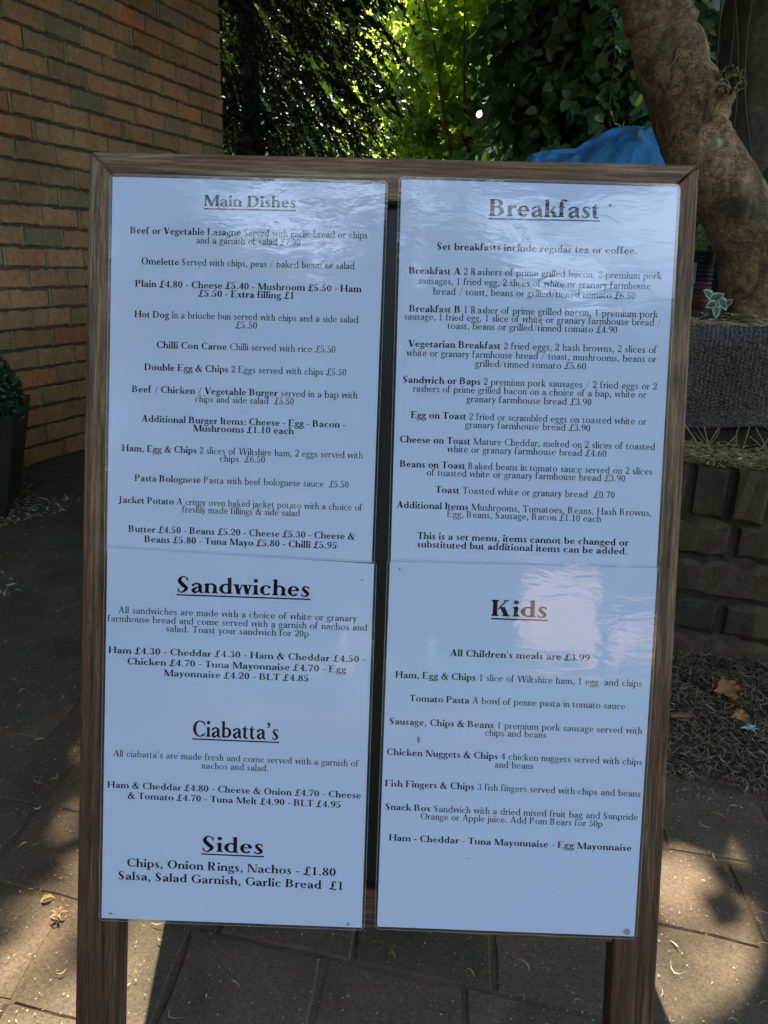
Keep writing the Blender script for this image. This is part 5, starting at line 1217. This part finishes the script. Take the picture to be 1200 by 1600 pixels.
scatter('dead_leaves', 'patches of straw-coloured leaf fragments on the dark path left of the board', 420, pathleaf, (.008, .03), (.002, .007), M['husk'], 'leaf litter', .5, .2)

def one_leaf(name, label, cat, loc, L, W, m, az, curl=.25, tilt=0.0):
    V_, F_ = leaves(np.zeros((1, 3)), np.array([[math.cos(az), math.sin(az), tilt]]), L, W, np.array([[.1, -.1, 1.]]), shape='heart', curl=curl, fold=.5)
    o = link(name, nmesh(name, V_, F_, True), m, None, loc); return tag(o, label, cat)
one_leaf('fallen_leaf', 'single yellow-green leaf on the dark path left of the board leg', 'leaf', (-.452, .935, .004), .014, .006, M['yellow_leaf'], .5)
one_leaf('fallen_leaf', 'narrow yellow leaf close beside the left stile, higher up the path', 'leaf', (-.400, 1.045, .005), .020, .007, M['yellow_leaf'], 1.0)
one_leaf('fallen_leaf', 'small yellow-green leaf on the sunlit strip between the left leg and the shadow', 'leaf', (-.262, .600, .005), .016, .007, M['yellow_leaf'], -.5)
one_leaf('fallen_leaf', 'tan curled leaf at the edge of the sunlit patch, left', 'leaf', (-.372, .722, .005), .019, .006, M['dry_leaf'], .45, .5)
one_leaf('fallen_leaf', 'long green blade lying on the clippings by the paving, right', 'leaf', (.455, .885, .014), .026, .005, M['yellow_leaf'], -.35)
one_leaf('fallen_leaf', 'short pale green leaf standing on the dappled paver at right', 'leaf', (.430, .795, .008), .016, .006, M['yellow_leaf'], 1.6)
one_leaf('fallen_leaf', 'pale yellow forked leaf in the shade under the sheets', 'leaf', (.020, .660, .005), .018, .005, M['yellow_leaf'], -1.0)
# dried star-shaped flower on the left
ds = tag(empty('dried_flower', (-.350, .698, .004)), 'dried pale star-shaped flower head lying in the left sun patch', 'dried flower')
for k in range(5):
    a = k*1.256+.3; V_, F_ = leaves(np.array([[math.cos(a)*.005, math.sin(a)*.005, .002]]), np.array([[math.cos(a), math.sin(a), .2]]), .011, .0032, np.array([[0, 0, 1.]]), shape='oval', curl=.3, fold=.5)
    link('petal', nmesh('petal', V_, F_), M['dry_leaf'], ds)
# orange crumpled leaves and the scrap of pale blue paper
def crumple(name, label, cat, loc, r_, m, sx=1, sy=1):
    n_ = 26; V_ = []; F_ = []
    for j in range(6):
        for i in range(n_):
            a = 2*math.pi*i/n_; rr = r_*(j+.3)/5.3*(1+.16*math.sin(a*3+loc[0]*40)*(j/5)+.12*math.sin(a*7+2)*(j/5)+.75*noise.noise((math.cos(a)*3, math.sin(a)*3, loc[0]*30)))
            V_.append((rr*math.cos(a)*sx, rr*math.sin(a)*sy, .010+r_*.55*noise.noise((rr*math.cos(a)*60, rr*math.sin(a)*60, loc[1]*20))+.004*j/5))
    for j in range(5):
        for i in range(n_): a = j*n_+i; b = j*n_+(i+1) % n_; F_.append((a, b, b+n_, a+n_))
    F_.append(tuple(range(n_-1, -1, -1)))
    return tag(link(name, mesh(name, V_, F_), m, None, loc, (R(25), 0, 0)), label, cat)
crumple('dead_leaf', 'larger crumpled orange-brown leaf on the clippings below the retaining wall', 'leaf', (.594, 1.200, .014), .019, M['orange_leaf'])
crumple('dead_leaf', 'smaller orange-brown leaf beside the scrap of blue paper', 'leaf', (.580, 1.118, .012), .011, M['orange_leaf'])
crumple('paper_scrap', 'torn pale blue paper scrap on the clippings', 'paper scrap', (.584, 1.088, .010), .010, M['blue_paper'], 1.2, .55)
v, f = box(-.018, -.004, 0, .018, .004, .006); tag(link('wood_chip', bevel(mesh('chip', v, f), .001), M['tan_wood'], None, (.487, 1.118, .016), (0, 0, R(5))), 'flat piece of split timber poking out from behind the right stile', 'wood chip')
# variegated plant in the gap
vp = tag(empty('variegated_plant', (.862, 2.15, .612)), 'small cream-edged variegated ivy growing in the gap beneath the leaning trunk', 'plant')
for k, (dx, dz, a, L_) in enumerate(((-.035, .035, 2.6, .034), (-.012, .028, .5, .036), (.004, .012, -1.1, .034), (-.030, .010, 3.6, .030), (-.016, -.006, -1.6, .030), (.012, .018, .9, .020))):
    dx *= 1.0; dz *= 1.1; L_ *= 1.12; c_ = np.array([[dx, -.02-.006*k, dz]]); d_ = np.array([[math.cos(a), -.3, math.sin(a)]]); nn = np.array([[0, -1., .5]])
    V_, F_ = leaves(c_, d_, L_, L_*.72, nn, shape='heart', fold=.2); lf = link('leaf', nmesh('l', V_, F_), M['ivy_cream'], vp)
    V_, F_ = leaves(c_+np.array([[0, -.0012, .0004]]), d_, L_*.70, L_*.42, nn, shape='heart', fold=.2); link('leaf_centre', nmesh('l', V_, F_), M['ivy_green'], lf)
v, f = tube(spline([(0, .01, -.03), (-.01, 0, 0), (-.02, -.01, .02)], 4), [.002]*9, 5); link('stem', mesh('s', v, f), M['twig'], vp)
# stacked pots, blue painted board and label tag beside the stile
pt_ = tag(empty('pot_stack', (.925, 2.45, .60)), 'dark stack of stained nested flower pots just right of the board frame', 'flower pots')
for k in range(13):
    z = .006+k*.0125; v, f = tube([(0, 0, z-.006), (0, 0, z), (0, 0, z+.0005), (0, 0, z+.0085), (0, 0, z+.009)], [.022, .025, .031, .032, .027], 20); link('pot', mesh('pot', v, f), M['terracotta'] if k < 6 else M['black_pot'], pt_, (random.uniform(-.002, .002), 0, 0))
bb = tag(empty('blue_board', (.885, 2.42, .58)), 'narrow upright pale blue painted board beside the pots', 'board')
for k, (z0, z1) in enumerate(((0, .030), (.032, .088), (.090, .150))):
    v, f = box(-.006, -.006, z0, .007, .006, z1); link('slat', bevel(mesh('slat', v, f), .001), M['pale_blue'], bb, (k*.0015, 0, 0))
tg = tag(empty('label_tag', (.925, 2.40, .790)), 'small grey square tag with a dark curved mark hanging above the pots', 'tag')
v, f = box(-.014, -.001, -.014, .014, .001, .014); link('card', mesh('card', v, f), M['grey_tag'], tg)
v, f = tube([(-.004, -.0022, -.006), (-.004, -.0022, .001), (-.001, -.0022, .004), (.003, -.0022, .002), (.003, -.0022, -.006)], [.0011]*5, 6); link('mark', mesh('mark', v, f), M['ink'], tg)

# ================================================================== PLANTER AND BOX BALL
pl = tag(empty('planter', (-1.217, 2.165, 0), ), 'black tapered square planter against the brick building at the left edge', 'planter'); pl.rotation_euler = (0, 0, R(17.2))
def frustum(a, z0, b, z1, t=.012):
    o = [(-a, -a, z0), (a, -a, z0), (a, a, z0), (-a, a, z0), (-b, -b, z1), (b, -b, z1), (b, b, z1), (-b, b, z1)]; c_ = b-t; e_ = c_-.01
    V_ = o+[(-c_, -c_, z1), (c_, -c_, z1), (c_, c_, z1), (-c_, c_, z1), (-e_, -e_, z1-.05), (e_, -e_, z1-.05), (e_, e_, z1-.05), (-e_, e_, z1-.05)]
    F_ = [(0, 3, 2, 1)]+[(i, (i+1) % 4, (i+1) % 4+4, i+4) for i in range(4)]+[(4+i, 4+(i+1) % 4, 8+(i+1) % 4, 8+i) for i in range(4)]+[(8+i, 8+(i+1) % 4, 12+(i+1) % 4, 12+i) for i in range(4)]+[(12, 13, 14, 15)]
    return V_, F_
link('body', bevel(mesh('planter', *frustum(.135, 0, .190, .296)), .003), M['planter'], pl)
v, f = box(-.165, -.165, .243, .165, .165, .262); link('compost', mesh('soil', v, f), M['soil'], pl)
bx_ = tag(empty('box_shrub', (-1.160, 2.13, .205)), 'clipped dark green box ball growing in the black planter', 'shrub')
n = 9000; d = unit(rng.normal(size=(n, 3))); r_ = .152*(1-.10*rng.random(n)**2)+np.array([.012*noise.noise(Vector(q)*4) for q in d]); C_ = d*r_[:, None]+np.array([0, 0, .115])
C_ = C_[C_[:, 2] > -.03]; d = unit(C_-np.array([0, 0, .115])); n = len(C_)
V_, F_ = leaves(C_, d+rng.normal(size=(n, 3))*.9, rng.uniform(.012, .020, n), rng.uniform(.007, .011, n), d+rng.normal(size=(n, 3))*.6, shape='oval')
link('foliage', nmesh('ball', V_, F_), M['box_leaf'], bx_)
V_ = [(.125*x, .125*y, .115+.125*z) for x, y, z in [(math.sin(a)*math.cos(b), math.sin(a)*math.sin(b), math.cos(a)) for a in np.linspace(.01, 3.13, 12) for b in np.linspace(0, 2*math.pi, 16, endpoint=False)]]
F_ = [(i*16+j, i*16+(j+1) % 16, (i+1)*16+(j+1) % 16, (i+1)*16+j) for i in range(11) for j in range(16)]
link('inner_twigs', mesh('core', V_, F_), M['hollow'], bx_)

# ================================================================== BEHIND THE PHOTOGRAPHER (seen only in the laminate)
for i, (bx, by, h_, lab) in enumerate(((-2.2, -8.2, 6.0, 'broad tree behind the viewpoint, left of the open sky'), (1.6, -9.5, 4.6, 'round tree behind the viewpoint in the middle'), (4.6, -8.5, 4.9, 'spreading tree behind the viewpoint on the right'))):
    bl = [(bx+random.uniform(-2.3, 2.3), by+random.uniform(-1, 1), h_*.15+random.uniform(0, h_*.75), random.uniform(.7, 1.3)) for _ in range(22)]
    tree('rear_tree', lab, 'tree', (bx, by, 0), bl, 1500, 7, .26, .2, 'oval', M['canopy'], [(bx, by, -.1), (bx+.1, by, 1.6), (bx, by, h_*.7)], .2, M['bark_dark'], grp='trees behind the viewpoint', spread=.3)

gp = tag(empty('added_pink_block', (1.33, -7.0, 0)), 'added square pink pier behind the viewpoint, mirrored in the Kids sheet', 'block')  # added only to give the laminate a pink reflection
v, f = box(-.39, -.35, -.05, .39, .0, 1.50); link('shaft', bevel(mesh('shaft', v, f), .01), M['added_pink'], gp)
v, f = box(-.43, -.39, 1.501, .43, .04, 1.56); link('cap', bevel(mesh('cap', v, f), .01), M['terracotta'], gp)
gw = tag(empty('added_pink_wall', (2.6, -7.1, 0)), 'added low pink wall, unseen behind the viewpoint beside the pier', 'wall')  # added for the second pink patch mirrored in the laminate
v, f = box(-.75, -.12, -.05, 3.0, .06, 1.06); link('wall', bevel(mesh('gw', v, f), .01), M['added_pink'], gw)
hd = tree('clipped_hedge', 'dark hedge at the foot of the added pink wall behind the viewpoint', 'hedge', (1.8, -6.4, 0), [(x, -6.5, .25, .42) for x in np.arange(-3.0, 5.2, .45)], 1500, 7, .10, .07, 'oval', M['leaf_dark'], [(1.8, -6.5, -.1), (1.8, -6.5, .2), (1.8, -6.5, .4)], .03, M['bark_dark'], spread=.1)

tree('side_hedge', 'bushy hedge closing the garden far off to the right', 'hedge', (6.5, 7.0, 0), [(x, 9.6-.55*x+random.uniform(-.3, .3), z, .8) for x in np.arange(3.2, 12.0, .8) for z in (.5, 1.4, 2.3)], 2600, 7, .13, .09, 'oval', M['leaf_dark'], [(6.5, 6.0, -.1), (6.5, 6.0, 1), (6.6, 6.0, 2)], .08, M['bark_dark'], spread=.18)
